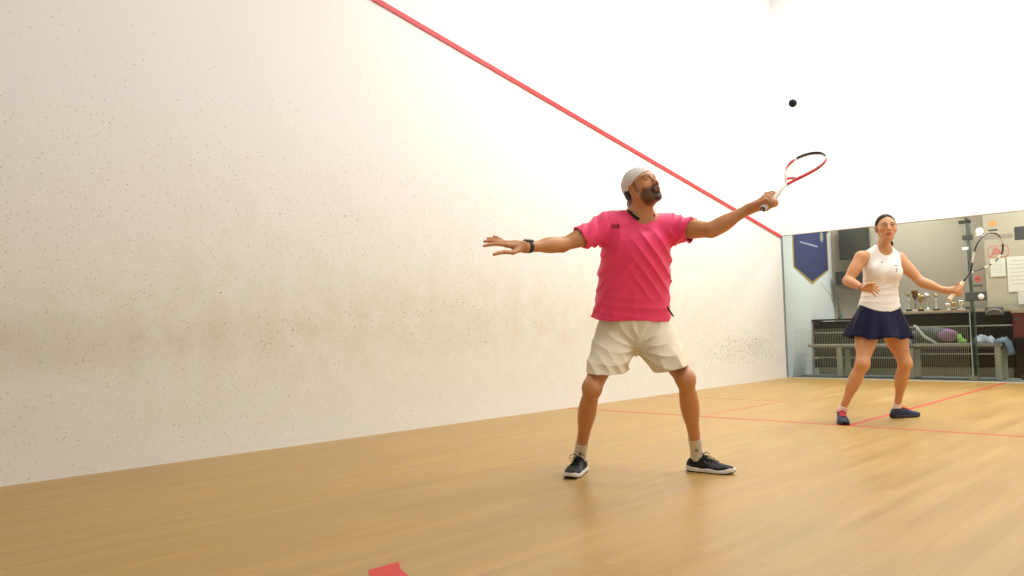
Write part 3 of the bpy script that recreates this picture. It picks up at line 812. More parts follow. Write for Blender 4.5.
# ================================================================= the woman
WD = 6.45
wrh = U(868, 323, 6.46); wlh = U(890, 323, 6.48)
wrk = U(862.5, 364, 6.30); wlk = U(905, 363, 6.42)
wra = on(841.5, 411, 2, .09); wla = on(897, 407, 2, .09)
wpel = (wrh+wlh)/2
wneck = U(883.5, 247, 6.46)
wrs = U(861.5, 258, 6.44); wls = U(898.5, 259, 6.50)
wre = U(847.5, 281, 6.40); wrw = U(863.5, 288, 6.20)
wle = U(921, 282, 6.38); wlw = U(943.5, 290, 6.26)
whC = U(886, 228.5, 6.42)
wom = empty('person', V(wpel[0], wpel[1], 0), 'woman in a white tank top and navy pleated skirt holding a black racket', 'person')
WF = nrm(-CF-CR*.12); WF[2] = 0; WF = nrm(WF)
wax = nrm(wneck-wpel); WS = nrm(np.cross(WF, wax))
wfF = nrm(-CF*.95-CR*.20+CU*.12); wfU = nrm(Mu+CR*.02)
HSC = .965
WP, WR, WW = head_prims(whC, wfF, wfU, HSC, True, wneck, .039)
wb = WP
trow = [(0, 0, 0, .09, .07, .09), (.12, 0, 0, .150, .095, .12), (.26, 0, 0, .150, .095, .11), (.45, 0, 0, .128, .085, .085), (.62, 0, 0, .128, .10, .09), (.78, 0, 0, .140, .095, .095), (.90, 0, 0, .125, .065, .085), (1., 0, 0, .05, .042, .05)]
wb += [loft(wpel-wax*.09, wneck, trow, WS, WS, .03)]
L0 = np.linalg.norm(wneck-wpel)
bust = [wpel+wax*L0*.66+WF*.075+WS*.062, wpel+wax*L0*.66+WF*.075-WS*.062]
for c in bust: wb += [ell(c, (.058, .058, .062), None, .035)]
for s_ in (wrs, wls): wb += [ell(s_, (.047, .047, .047), None, .04), rc(wneck-wax*.015, s_, .032, .036, .05)]
wb += limb(wrs, wre, .045, .036, .03, [(.4, WF*.004, .10, .043)])
wb += limb(wre, wrw, .035, .023, .02, [(.3, Mu*.002, .08, .036)])
wb += limb(wls, wle, .045, .036, .03, [(.4, WF*.004, .10, .043)])
wb += limb(wle, wlw, .035, .023, .02, [(.3, Mu*.002, .08, .037)])
for h_, k_, a_ in ((wrh, wrk, wra), (wlh, wlk, wla)):
    wb += limb(h_, k_, .086, .050, .04, [(.35, WF*.01, .14, .080)])
    wb += [ell(k_+WF*.006, (.041, .041, .05), None, .03)]
    wb += limb(k_, a_, .046, .0265, .03, [(.34, -WF*.014, .12, .050)])
    wb += [rc(a_, a_-Mu*.03, .030, .031, .02)]
# hand resting at the waist, fingers curled
D_ = 6.14
wkn = [U(872, 284.8, D_), U(873, 287.2, D_), U(872.8, 289.6, D_+.004), U(871.3, 291.9, D_+.01), U(868, 284, D_)]
wtp = [U(878.6, 287.6, D_+.02), U(879.5, 290.8, D_+.02), U(878.3, 293.8, D_+.025), U(875.6, 296.6, D_+.03), U(875.5, 283.0, D_-.01)]
wb += open_hand(wrw, wkn, wtp, -CF*.9+CU*.2, .0076, .0125)
wP = U(949, 300, 6.20); wT = U(1001.5, 233, 6.30); wA = nrm(wT-wP)
wb += grip_hand(wP+wA*.075, wA, nrm(CR*.3+CU*.55-CF*.55), wlw, .9, .0155, rot=-1)
def wom_col(P):
    c = np.tile(np.array(lin('cd9468')), (len(P), 1))
    q = local(P, whC, WR, HSC); x, y, z = q.T; ax_ = np.abs(x)
    hd = (np.linalg.norm(q, axis=1) < .17) & (z > -.14)
    lip = np.array(lin('b8584c')); brow = np.array(lin('2a1a12')); red = np.array(lin('d4755a'))
    def mix(m, col):
        m = (m*hd)[:, None]; return c*(1-m)+col*m
    lipm = (np.exp(-((z+.0565)/.0042)**2)+np.exp(-((z+.0670)/.0048)**2))*(1-sstep(.019, .026, ax_))*(y > .080)
    c = mix(np.clip(lipm*1.1, 0, .8), lip)
    br = np.exp(-((z-.0320+(ax_-.030)**2*9)/.0045)**2)*sstep(.008, .014, ax_)*(1-sstep(.042, .052, ax_))*(y > .05)
    c = mix(np.clip(br*1.4, 0, 1), brow)
    eyel = np.exp(-((z-.0175+(ax_-.031)**2*14)/.0030)**2)*(np.abs(ax_-.031) < .018)*(y > .055)
    c = mix(eyel*.6, brow)
    hair = sstep(-.006, -.02, y-(z-.02)*.3)*(z > -.06)
    c = mix(hair*(ax_ < .071), brow)
    ck = np.exp(-((ax_-.038)**2+(z+.025)**2)/.0004)*(y > .04)*.35
    c = mix(ck, red)
    return c
wbody = sculpt('body', wb, .0026, [SKM], wom, wom_col)
eyes(wom, WW, WR, HSC, '2e1c10', (-.3, .1), 1.28)
# hair drawn back from a parting into a ponytail
wp = [ell(WW(0, -.017, .036), V(.0795, .099, .0885)*HSC, WR, .01), ell(WW(0, -.03, .0), V(.078, .07, .06)*HSC, WR, .02)]
def hairline(P):
    q = local(P, whC, WR, HSC); x, y, z = q.T
    return (y-.046)*.8-(z-.076)*1.0-.35*np.abs(x)*(z > .03)+np.maximum(0, np.abs(x)-.058)*-1.6
wp += [Prim(hairline, whC, 1e9, 0, 'i'), plane(WW(0, 0, -.052), WR@V(0, .25, -1)), DISP(lambda P: .0012*np.sin(local(P, whC, WR, HSC)[:, 0]*420)+.002*np.exp(-(local(P, whC, WR, HSC)[:, 0]/.004)**2))]
wh = mat('brown_black_hair', '20130c', .7, spec=.2, bump=(300, .5), var=(150, .25))
whair = sculpt('hair', wp, .0028, [wh], wom)
pts = [WW(0, -.105, .02), WW(.005, -.135, .005), WW(.03, -.135, -.05), WW(.052, -.11, -.11), WW(.058, -.09, -.17), WW(.055, -.085, -.23)]
if (WR[:, 0]@CR) < 0: pts = [WW(-.0, -.105, .02), WW(-.005, -.135, .005), WW(-.03, -.135, -.05), WW(-.052, -.11, -.11), WW(-.058, -.09, -.17), WW(-.055, -.085, -.23)]
pp = [rc(pts[i], pts[i+1], (.018, .022, .024, .022, .018, .01)[i], (.018, .022, .024, .022, .018, .01)[i+1], .01) for i in range(5)]
pp += [DISP(lambda P: lump(P, 210, .0018))]
sculpt('ponytail', pp, .003, [wh], whair)
b = MB(); b.lathe([(.014, -.008), (.019, 0), (.014, .008)], WW(0, -.107, .02), 14, frame(V(0, 0, 1), WR[:, 1])); b.build('hair_tie', [blk], whair)
# tank top
wtop = U(882.7, 246, 6.46); whem = U(878.8, 312, 6.47)
ta = nrm(wtop-whem); LT = np.linalg.norm(wtop-whem)
tk = [loft(whem-ta*.02, wtop, [(0, 0, 0, .168, .126, .136), (.1, 0, 0, .160, .118, .124), (.3, 0, 0, .138, .099, .10), (.5, 0, 0, .134, .106, .099), (.68, 0, 0, .141, .110, .103), (.80, 0, 0, .141, .092, .10), (.90, 0, 0, .118, .066, .088), (1.0, 0, 0, .06, .048, .056)], WS, WS, .03)]
for c in bust: tk += [ell(c-WF*.002, (.062, .060, .066), None, .06)]
for s_ in (wrs, wls): tk += [rc(wneck-wax*.015, s_, .038, .040, .05)]
def tfold(P):
    q = P-whem; u = q@WS; w = q@ta
    f = ribs(np.stack([u, w, 0*u], 1), nrm(V(.12, 1, 0)), V(1, 0, 0), 62, -.0045, seed=1)*(1-sstep(.22, .30, w))*sstep(.03, .07, w)
    g = ribs(np.stack([u, w, 0*u], 1), nrm(V(.8, .7, 0)), V(1, 0, 0), 50, -.003, seed=2)*sstep(.22, .3, w)*(1-sstep(.40, .46, w))
    return f+g+lump(P, 28, .0015)
tk += [DISP(tfold)]
tank_solid = list(tk)
tk += [SHELL(.0072)]
for s_, e_ in ((wrs, wre), (wls, wle)):
    dd = nrm(V(*(s_-wneck))*1.0)
    o_ = nrm((s_-wneck)-((s_-wneck)@Mu)*Mu)
    ctr = s_+o_*.024-Mu*.030
    tk += [ell(ctr, (.050, .105, .098), frame(WF, Mu), .006, 's')]
tk += [rc(wneck+Mu*.02+WF*.02, wneck+Mu*.12, .060, .085, .006, 's'), ell(wneck+WF*.06-Mu*.012, (.056, .08, .062), frame(WF, Mu), .006, 's')]
def hemz(u): return np.interp(u, np.linspace(-.2, .2, 17), [.075, .052, .034, .018, .006, -.004, -.010, -.014, -.016, -.014, -.009, -.002, .006, .015, .026, .038, .05])+.012
def themf(P):
    u = (P-whem)@CR
    return -((P-whem)@Mu-hemz(u)+(P-whem)@WF*.02)
tk += [Prim(themf, whem, 1e9, 0, 'i')]
wht = mat('white_jersey', 'f0ebe6', .65, sheen=.2, bump=(800, .25), var=(8, .015))
tank = sculpt('tank_top', tk, .0034, [wht], wom)
def tsurf(p, d=None):
    d = WF if d is None else d
    lo_, hi_ = -.05, .30
    for _ in range(26):
        m = (lo_+hi_)/2
        if evalF(tank_solid, (p+d*m)[None])[0] < 0: lo_ = m
        else: hi_ = m
    return p+d*(lo_+hi_)/2
def wemb(name, cx, cy, pts, r, m):
    b = MB()
    for pl in pts:
        b.tube([hit(cx+x, cy+y, tank_solid, 5.5)-CF*.001 for x, y in pl], r, 5)
    b.build(name, [m], tank)
gp = mat('grey_blue_print', '3d4258', .8)
wemb('chest_emblem', 881.6, 262.4, [[(-.6, -.9), (.5, -.4), (.2, .6), (-.4, .2)]], .0022, gp)
wemb('chest_print', 896.5, 269, [[(-2.4, -4), (-.8, -3.6), (.8, -3.4), (1.8, -3.2)], [(-.6, -.8), (.5, -1), (.9, 0), (0, .6), (.8, 1.4), (.2, 2.2), (-.5, 1.6)]], .0024, gp)
# pleated skirt
nv = mat('navy_skirt', '101230', .8, spec=.25, var=(10, .06), bump=(500, .2))
wc_ = U(879.5, 306.5, 6.47); hc_ = U(878, 338.5, 6.45)
b = MB(); NS = 240; NR = 18; vs = []
for i in range(NR+1):
    t = i/NR; c = wc_+(hc_-wc_)*t
    for k in range(NS):
        q = 2*math.pi*k/NS
        fl = t**.85
        pl = abs(((q*9/math.pi+.3*math.sin(q*3)) % 2)-1)      # 0..1 saw pleats
        ww = .028*t*(pl-.5)*2+.012*t*math.sin(q*5+1)
        lx = (.158+(.262-.158)*fl)+ww; ly = (.118+(.225-.118)*fl)+ww
        cx_, sy_ = math.cos(q), math.sin(q)
        dz = -.012*t*math.sin(q*6+2)*1. + .030*(cx_)*0 + .012*t*(abs(cx_)) 
        tilt = -.020*(1-t)*sy_      # waist dips at the front
        tl = (.018 if cx_ < 0 else -.004)*(1-t)*abs(cx_)
        hz_ = (whem[2]-wc_[2]+float(hemz(.158*cx_))+.004)*(1-t)
        vs.append(c+CR*lx*cx_+WF*ly*sy_+Mu*(dz+hz_))
fs = [(i*NS+k, i*NS+(k+1) % NS, (i+1)*NS+(k+1) % NS, (i+1)*NS+k) for i in range(NR) for k in range(NS)]
b.add(vs, fs, True)
skirt = b.build('pleated_skirt', [nv], wom)
md = skirt.modifiers.new('thick', 'SOLIDIFY'); md.thickness = .003
b = MB(); vs = []
for j, (h, g) in enumerate(((0.006, .003), (.006, .006), (-.022, .009), (-.022, .003))):
    for k in range(96):
        q = 2*math.pi*k/96; cx_, sy_ = math.cos(q), math.sin(q)
        tl = (.018 if cx_ < 0 else -.004)*abs(cx_)-.020*sy_
        tl = whem[2]-wc_[2]+float(hemz(.158*cx_))
        vs.append(wc_+CR*(.158+g)*cx_+WF*(.118+g)*sy_+Mu*(h+tl))
fs = [(j*96+k, j*96+(k+1) % 96, ((j+1) % 4)*96+(k+1) % 96, ((j+1) % 4)*96+k) for j in range(4) for k in range(96)]
b.add(vs, fs, True); b.build('waistband', [mat('waistband', '0d0e22', .75)], skirt)
# under shorts
us = [rc(h_, h_+(k_-h_)*.42, .089, .083, .03) for h_, k_ in ((wrh, wrk), (wlh, wlk))] + [ell(wpel-Mu*.02, (.14, .10, .09), frame(WF, Mu), .03)]
us += [Prim(lambda P: np.minimum((P-(wrh+(wrk-wrh)*.18))@nrm(wrk-wrh), 1)*0+np.where((P-wpel)@CR < 0, (P-(wrh+(wrk-wrh)*.22))@nrm(wrk-wrh), (P-(wlh+(wlk-wlh)*.22))@nrm(wlk-wlh)), wpel, 1e9, 0, 'i'), plane(wpel+Mu*.03, Mu)]
sculpt('under_shorts', us, .004, [nv], skirt)
# bracelet
wd2 = nrm(wrw-wre); f2 = frame(wd2, Mu); wc2 = wrw-wd2*.012
b = MB(); b.tube([wc2+(f2[:, 0]*math.cos(2*math.pi*k/24)+f2[:, 2]*math.sin(2*math.pi*k/24))*.0262 for k in range(24)], .0045, 8, closed=True)
b.build('bracelet', [mat('black_bracelet', '12120f', .4)], wom)
# shoes with red laces
nm = mat('dark_blue_mesh', '1a2340', .65, bump=(600, .5), var=(50, .35)); rl = mat('coral_lace', 'ee4a4f', .7); ds = mat('dark_midsole', '141826', .6)
ws = mat('pink_white_sock', 'f0e2de', .9)
shoe(wom, ft(844.5, 425.5), wra, nm, ds, rl, mat('blue_stripe', '2f4a86', .5), (ws, nrm(wrk-wra), 1.02), .032, .045)
shoe(wom, ft(919.5, 416.5), wla, nm, ds, rl, mat('blue_stripe', '2f4a86', .5), (ws, nrm(wlk-wla), 1.02), .032, .045)
def fc2(t):
    if t < 0: return 0
    if .60 < t < .80: return 0
    if .18 < t < .205 or .84 < t < .87 or .40 < t < .44: return 1
    if .44 < t < .56: return 2 if int(t*60) % 2 else 0
    if int(t*40) % 5 == 0: return 1
    return 0
racket('squash_racket', wP, wA, nrm(CR*.79-CU*.61+CF*.10), 'black squash racket with a pale grip held low in the woman\'s hand', [('racket_dark', '17171a'), ('racket_pale', 'd8d2b8'), ('racket_grey', '8b8d92')], fc2,
       mat('cream_grip', 'e8d7b4', .8), (mat('cap_cream', 'efe3c8', .4), mat('cap_cream2', 'cdbf9f', .3)), False, 'cfc9b8')
# ================================================================= the court
WX, YF, YB, HC, GH = 5.684, -2.4, 9.75, 6.1, 2.13
def nt_new(name):
    m = bpy.data.materials.new(name); m.use_nodes = True; nt = m.node_tree; b = nt.nodes['Principled BSDF']; MATS[name] = m
    N = lambda t, **k: _n(nt, t, k)
    return m, nt, b, N
def _n(nt, t, k):
    n = nt.nodes.new(t)
    for a, v in k.items():
        if a.startswith('i_'): n.inputs[int(a[2:]) if a[2:].isdigit() else a[2:].replace('_', ' ')].default_value = v
        else: setattr(n, a, v)
    return n
def math_(nt, op, a, b=None, c=None):
    n = nt.nodes.new('ShaderNodeMath'); n.operation = op
    for i, x in enumerate((a, b, c)):
        if x is None: continue
        if isinstance(x, (int, float)): n.inputs[i].default_value = x
        else: nt.links.new(x, n.inputs[i])
    return n.outputs[0]
def wall_mat():
    m, nt, b, N = nt_new('scuffed_plaster'); L = nt.links.new; Mt = lambda *a: math_(nt, *a)
    g = N('ShaderNodeNewGeometry'); sp = N('ShaderNodeSeparateXYZ'); L(g.outputs['Position'], sp.inputs[0])
    y, z = sp.outputs['Y'], sp.outputs['Z']
    def gauss(v, c, s): return Mt('POWER', 2.718, Mt('MULTIPLY', Mt('POWER', Mt('ABSOLUTE', Mt('DIVIDE', Mt('SUBTRACT', v, c), s)), 2.0), -1.0))
    n1 = N('ShaderNodeTexNoise', i_Scale=1.1, i_Detail=4.0); L(g.outputs['Position'], n1.inputs['Vector'])
    n2 = N('ShaderNodeTexNoise', i_Scale=5.0, i_Detail=5.0); L(g.outputs['Position'], n2.inputs['Vector'])
    # density of ball marks: a band at hitting height, a dense patch low near the back corner
    band = Mt('ADD', gauss(z, .85, .42), Mt('MULTIPLY', gauss(z, 1.5, .8), .45))
    band = Mt('MULTIPLY', band, Mt('ADD', .35, gauss(y, 3.0, 3.6)))
    patch = Mt('MULTIPLY', gauss(z, .50, .20), gauss(y, 8.5, .75))
    low = Mt('MULTIPLY', gauss(z, .30, .20), .35)
    dens = Mt('MULTIPLY', Mt('ADD', Mt('ADD', band, low), Mt('MULTIPLY', patch, 1.6)), Mt('ADD', .45, n1.outputs['Fac']))
    def specks(scale, thr, size, seed):
        mp = N('ShaderNodeMapping'); mp.inputs['Scale'].default_value = (1, 1, 1.25); mp.inputs['Location'].default_value = (seed, seed*2, seed)
        mp.inputs['Rotation'].default_value = (.35, 0, 0)
        L(g.outputs['Position'], mp.inputs[0])
        v = N('ShaderNodeTexVoronoi', i_Scale=scale); L(mp.outputs[0], v.inputs['Vector'])
        c = N('ShaderNodeSeparateColor'); L(v.outputs['Color'], c.inputs[0])
        on_ = Mt('LESS_THAN', c.outputs[0], Mt('MULTIPLY', dens, thr))
        r = Mt('MULTIPLY', Mt('ADD', .35, c.outputs[1]), size)
        e = N('ShaderNodeMapRange'); e.interpolation_type = 'SMOOTHSTEP'
        L(Mt('DIVIDE', v.outputs['Distance'], r), e.inputs['Value']); e.inputs['From Min'].default_value = 1.0; e.inputs['From Max'].default_value = .5
        return Mt('MULTIPLY', Mt('MULTIPLY', e.outputs[0], on_), Mt('ADD', .35, Mt('MULTIPLY', c.outputs[2], .65)))
    s1 = specks(36, .38, .27, 3.1); s2 = specks(60, .52, .31, 1.7); s3 = specks(17, .04, .13, 5.3)
    pd = Mt('MULTIPLY', patch, Mt('ADD', .3, n2.outputs['Fac'])); keep = dens; dens = pd; s4 = specks(42, .85, .42, 8.1); dens = keep
    sm = N('ShaderNodeMapRange'); L(Mt('MULTIPLY', n2.outputs['Fac'], Mt('ADD', Mt('ADD', band, low), Mt('MULTIPLY', patch, .5))), sm.inputs['Value']); sm.inputs['From Min'].default_value = .12; sm.inputs['From Max'].default_value = 1.0
    base = N('ShaderNodeMix', data_type='RGBA'); base.inputs[6].default_value = lin('f0f1f1')+[1]; base.inputs[7].default_value = lin('d5cfba')+[1]
    L(Mt('MINIMUM', Mt('ADD', Mt('MULTIPLY', sm.outputs[0], .50), Mt('MULTIPLY', gauss(z, .5, 1.7), .38)), .95), base.inputs[0])
    # old brown smears at racket height near the front
    br = Mt('MULTIPLY', Mt('MULTIPLY', gauss(z, .80, .16), gauss(y, -.3, 1.4)), Mt('ADD', .2, n2.outputs['Fac']))
    warm = N('ShaderNodeMix', data_type='RGBA'); L(base.outputs[2], warm.inputs[6]); warm.inputs[7].default_value = lin('a58a68')+[1]; L(Mt('MULTIPLY', br, .30), warm.inputs[0])
    x1 = N('ShaderNodeMix', data_type='RGBA'); L(warm.outputs[2], x1.inputs[6]); x1.inputs[7].default_value = lin('6b5745')+[1]
    L(Mt('MINIMUM', Mt('ADD', Mt('MULTIPLY', s1, .66), Mt('MULTIPLY', s2, .55)), .9), x1.inputs[0])
    x2 = N('ShaderNodeMix', data_type='RGBA'); L(x1.outputs[2], x2.inputs[6]); x2.inputs[7].default_value = lin('3a2c22')+[1]; L(s3, x2.inputs[0])
    x3 = N('ShaderNodeMix', data_type='RGBA'); L(x2.outputs[2], x3.inputs[6]); x3.inputs[7].default_value = lin('3c332c')+[1]; L(Mt('MULTIPLY', s4, .8), x3.inputs[0])
    L(x3.outputs[2], b.inputs['Base Color']); b.inputs['Roughness'].default_value = .5; b.inputs['Specular IOR Level'].default_value = .35
    n3 = N('ShaderNodeTexNoise', i_Scale=22.0, i_Detail=6.0, i_Roughness=.6); L(g.outputs['Position'], n3.inputs['Vector'])
    bp = N('ShaderNodeBump', i_Strength=.3, i_Distance=.003); L(n3.outputs['Fac'], bp.inputs['Height']); L(bp.outputs[0], b.inputs['Normal'])
    return m
def floor_mat():
    m, nt, b, N = nt_new('maple_boards'); L = nt.links.new; Mt = lambda *a: math_(nt, *a)
    g = N('ShaderNodeNewGeometry'); sp = N('ShaderNodeSeparateXYZ'); L(g.outputs['Position'], sp.inputs[0])
    cb = N('ShaderNodeCombineXYZ'); L(sp.outputs['Y'], cb.inputs[0]); L(sp.outputs['X'], cb.inputs[1])
    br = N('ShaderNodeTexBrick', offset=.37, offset_frequency=2); L(cb.outputs[0], br.inputs['Vector'])
    br.inputs['Color1'].default_value = lin('ba9554')+[1]; br.inputs['Color2'].default_value = lin('b08a48')+[1]; br.inputs['Mortar'].default_value = lin('a07d40')+[1]
    br.inputs['Scale'].default_value = 1; br.inputs['Brick Width'].default_value = .9; br.inputs['Row Height'].default_value = .057; br.inputs['Mortar Size'].default_value = .0006; br.inputs['Bias'].default_value = .1
    mp = N('ShaderNodeMapping'); mp.inputs['Scale'].default_value = (30, 1.6, 1); L(g.outputs['Position'], mp.inputs[0])
    n = N('ShaderNodeTexNoise', i_Scale=1.0, i_Detail=5.0, i_Roughness=.6); L(mp.outputs[0], n.inputs['Vector'])
    mp2 = N('ShaderNodeMapping'); mp2.inputs['Scale'].default_value = (7, .9, 1); L(g.outputs['Position'], mp2.inputs[0])
    n2 = N('ShaderNodeTexNoise', i_Scale=1.0, i_Detail=3.0); L(mp2.outputs[0], n2.inputs['Vector'])
    r = N('ShaderNodeMapRange'); L(Mt('ADD', Mt('MULTIPLY', n.outputs['Fac'], .45), Mt('MULTIPLY', n2.outputs['Fac'], .55)), r.inputs['Value']); r.inputs['From Min'].default_value = .3; r.inputs['From Max'].default_value = .7; r.inputs['To Min'].default_value = .80; r.inputs['To Max'].default_value = 1.14
    x = N('ShaderNodeMix', data_type='RGBA', blend_type='MULTIPLY'); x.inputs[0].default_value = 1; L(br.outputs['Color'], x.inputs[6]); L(r.outputs[0], x.inputs[7])
    n4 = N('ShaderNodeTexNoise', i_Scale=.9, i_Detail=3.0); L(g.outputs['Position'], n4.inputs['Vector'])
    x4 = N('ShaderNodeMix', data_type='RGBA'); L(x.outputs[2], x4.inputs[6]); x4.inputs[7].default_value = lin('bc9e66')+[1]; L(Mt('MULTIPLY', n4.outputs['Fac'], .30), x4.inputs[0])
    L(x4.outputs[2], b.inputs['Base Color'])
    rr = N('ShaderNodeMapRange'); L(n2.outputs['Fac'], rr.inputs['Value']); rr.inputs['To Min'].default_value = .28; rr.inputs['To Max'].default_value = .48
    L(rr.outputs[0], b.inputs['Roughness']); b.inputs['Specular IOR Level'].default_value = .42
    bp = N('ShaderNodeBump', i_Strength=.12, i_Distance=.002); L(n.outputs['Fac'], bp.inputs['Height']); L(bp.outputs[0], b.inputs['Normal'])
    return m
def glass_mat(name, tint):
    m, nt, b, N = nt_new(name); L = nt.links.new; nt.nodes.remove(b)
    t = N('ShaderNodeBsdfTransparent'); t.inputs[0].default_value = tint; gl = N('ShaderNodeBsdfGlossy'); gl.inputs['Roughness'].default_value = .02
    f = N('ShaderNodeFresnel', i_IOR=1.28); mx = N('ShaderNodeMixShader'); L(f.outputs[0], mx.inputs[0]); L(t.outputs[0], mx.inputs[1]); L(gl.outputs[0], mx.inputs[2])
    L(mx.outputs[0], nt.nodes['Material Output'].inputs[0]); return m
WM = wall_mat(); FM = floor_mat(); GL = glass_mat('clear_glass', (.93, .96, .94, 1)); GE = mat('glass_edge', '7f9a90', .15)
PW = mat('white_plaster', 'f2f1f0', .6, var=(1.5, .01), bump=(25, .4))
def st(o): o['kind'] = 'structure'; return o
def slab(name, lo, hi, m, parent=None, bev=0):
    lo = np.array(lo, float); hi = np.array(hi, float)
    b = MB(); b.box((lo+hi)/2, (hi-lo)/2, None, bev); return b.build(name, [m], parent)
st(slab('floor', (-.2, YF-.1, -.10), (WX+.2, YB+.02, 0), FM))
st(slab('wall_left', (-.15, YF-.1, 0), (0, YB+.02, HC), WM))
st(slab('wall_right', (WX, YF-.1, 0), (WX+.15, YB+.02, HC), PW))
st(slab('wall_front', (0, YF-.15, 0), (WX, YF, HC), mat('front_plaster', 'bcbab6', .6)))
st(slab('wall_back', (0, YB, GH), (WX, YB+.05, HC), PW))
st(slab('ceiling', (-.15, YF-.15, HC), (WX+.15, YB+.12, HC+.1), mat('grey_ceiling', 'c4c4c2', .8)))
# court lines
RL = mat('red_line', 'c8423a', .45, var=(30, .1)); RT = mat('red_trim', 'd0272c', .4)
n_t = [0]
def trim(b, m):
    n_t[0] += 1; return st(b.build('trim_%d' % n_t[0], [m]))
sy, hx, bx, by = 4.66, 2.842, 1.53, 6.30
lw = .022
def fl(x0, y0, x1, y1, m=RL): b = MB(); b.box(((x0+x1)/2, (y0+y1)/2, .0006), (abs(x1-x0)/2, abs(y1-y0)/2, .0006)); trim(b, m)
fl(0, sy-lw, WX, sy+lw); fl(hx-lw, sy+lw, hx+lw, YB)
FL_ = mat('worn_red_line', 'c07a55', .45, var=(12, .1))
fl(bx-lw, sy+lw, bx+lw, by+lw, FL_); fl(0, by-lw, bx-lw, by+lw, FL_)
# sloping out-line on the side wall: raised red strip
b = MB(); os_ = .19851
z_at = lambda y: GH-.01+(YB-y)*os_
for (dz, t) in ((0, .012),):
    b.prism([V(0, YF, z_at(YF)-.023), V(0, YB, z_at(YB)-.023), V(0, YB, z_at(YB)+.023), V(0, YF, z_at(YF)+.023)], V(.014, 0, 0))
trim(b, RT)
# red tape left on the boards
q = [on(x, y, 2, .0) for x, y in ((368, 570.5), (399, 562), (400.5, 569), (408, 576))]
q += [on(412, 582, 2, 0), on(372, 590, 2, 0)]
b = MB(); b.prism([V(p[0], p[1], .0002) for p in q], V(0, 0, .0012))
tag(b.build('tape_patch', [mat('red_tape', 'cf2c2c', .5)]), 'red tape patch stuck on the wooden floor in the foreground', 'tape')
# ---- glass back wall
FX = on(968, 300, 1, YB)[0]          # the joint
gx = [(.02, FX-.004), (FX+.012, 3.55), (3.56, WX-.01)]
for i, (a, c) in enumerate(gx):
    o = slab('door_1' if i == 1 else 'window_%d' % (i+1), (a, YB+.02, .012), (c, YB+.032, GH), GL); st(o)
    if i == 1: DOOR = o
CH = mat('steel_fitting', '9a9c98', .35, metal=.8); DKF = mat('dark_fitting', '4c4f4c', .45)
b = MB(); b.box((WX/2, YB+.026, .006), (WX/2, .02, .006)); trim(b, mat('pale_channel', 'b9bcb2', .5))
b = MB(); b.box((.010, YB+.026, GH/2), (.010, .012, GH/2)); trim(b, mat('grey_channel', '8a928c', .5))
b = MB(); b.box((WX/2, YB+.027, GH-.003), (WX/2, .010, .004)); trim(b, mat('soffit_edge', 'cfc8b8', .6))
# upright glass fin behind the joint
fin = empty('glass_fin', (FX, YB+.1, 0), 'upright glass fin bracing the joint of the glass back wall', 'glass fin')
slab('fin_pane', (FX-.006, YB+.04, .02), (FX+.006, YB+.30, GH-.005), glass_mat('fin_glass', (.84, .89, .86, 1)), fin)
slab('fin_edge', (FX-.0062, YB+.296, .02), (FX+.0062, YB+.304, GH-.005), mat('light_edge', 'b9c8be', .2), fin)
slab('fin_edge', (FX-.0062, YB+.034, .02), (FX+.0062, YB+.040, GH-.005), mat('pale_edge', 'a3b3a8', .2), fin)
for zz, hw in ((GH-.07, .07),):
    b = MB(); b.box((FX-.0, YB+.045, zz), (hw, .012, .022), None, .004); b.build('top_bracket', [DKF], fin)
b = MB(); b.box((FX, YB+.04, .05), (.05, .01, .03), None, .004); b.build('bottom_bracket', [CH], fin)
def onG(x, y): return on(x, y, 1, YB+.016)
def patch(name, x0, y0, x1, y1, m, label=None, cat=None, yy=YB+.010, th=.008, parent=None, bev=.002):
    a = on(x0, y0, 1, yy); c = on(x1, y1, 1, yy); b = MB()
    b.box(((a[0]+c[0])/2, yy, (a[2]+c[2])/2), (abs(c[0]-a[0])/2, th, abs(c[2]-a[2])/2), None, bev)
    o = b.build(name, [m], parent)
    if label: tag(o, label, cat)
    return o
patch('glass_clamp', 962, 235.5, 973, 239.5, DKF, 'dark clamp on the glass joint, level with the top of the racket head', 'clamp')
patch('sticker', 962, 247.3, 968.5, 249.6, mat('white_sticker', 'f2f2ee', .4), 'small white sticker on the glass joint under the dark clamp', 'sticker', YB+.018, .001, bev=0)
patch('hinge', 985, 307.5, 1004, 314.5, DKF, parent=DOOR)
patch('hinge', 965.5, 306.5, 970.5, 309.5, DKF, parent=DOOR)
patch('floor_clamp', 1021.5, 375, 1026, 380, mat('black_fitting', '1c1d1c', .5), parent=DOOR)
# door handle arc
hcx = on(994, 312, 1, YB)[0]; hz = on(994, 312, 1, YB)[2]
b = MB(); b.tube([V(hcx+.085*math.cos(t), YB-.03+.03*abs(math.cos(t)), hz+.045*math.sin(t)-.01) for t in np.linspace(0, math.pi, 13)], .009, 8)
b.build('handle', [CH], DOOR)
# thin pale rail line across the glass door
patch('glass_rail', 974, 236.8, 1013, 237.8, mat('pale_rail', '9a978a', .4), yy=YB+.012, th=.004, bev=0, parent=DOOR)
patch('plate', 1014, 227, 1031, 239, DKF, parent=DOOR)
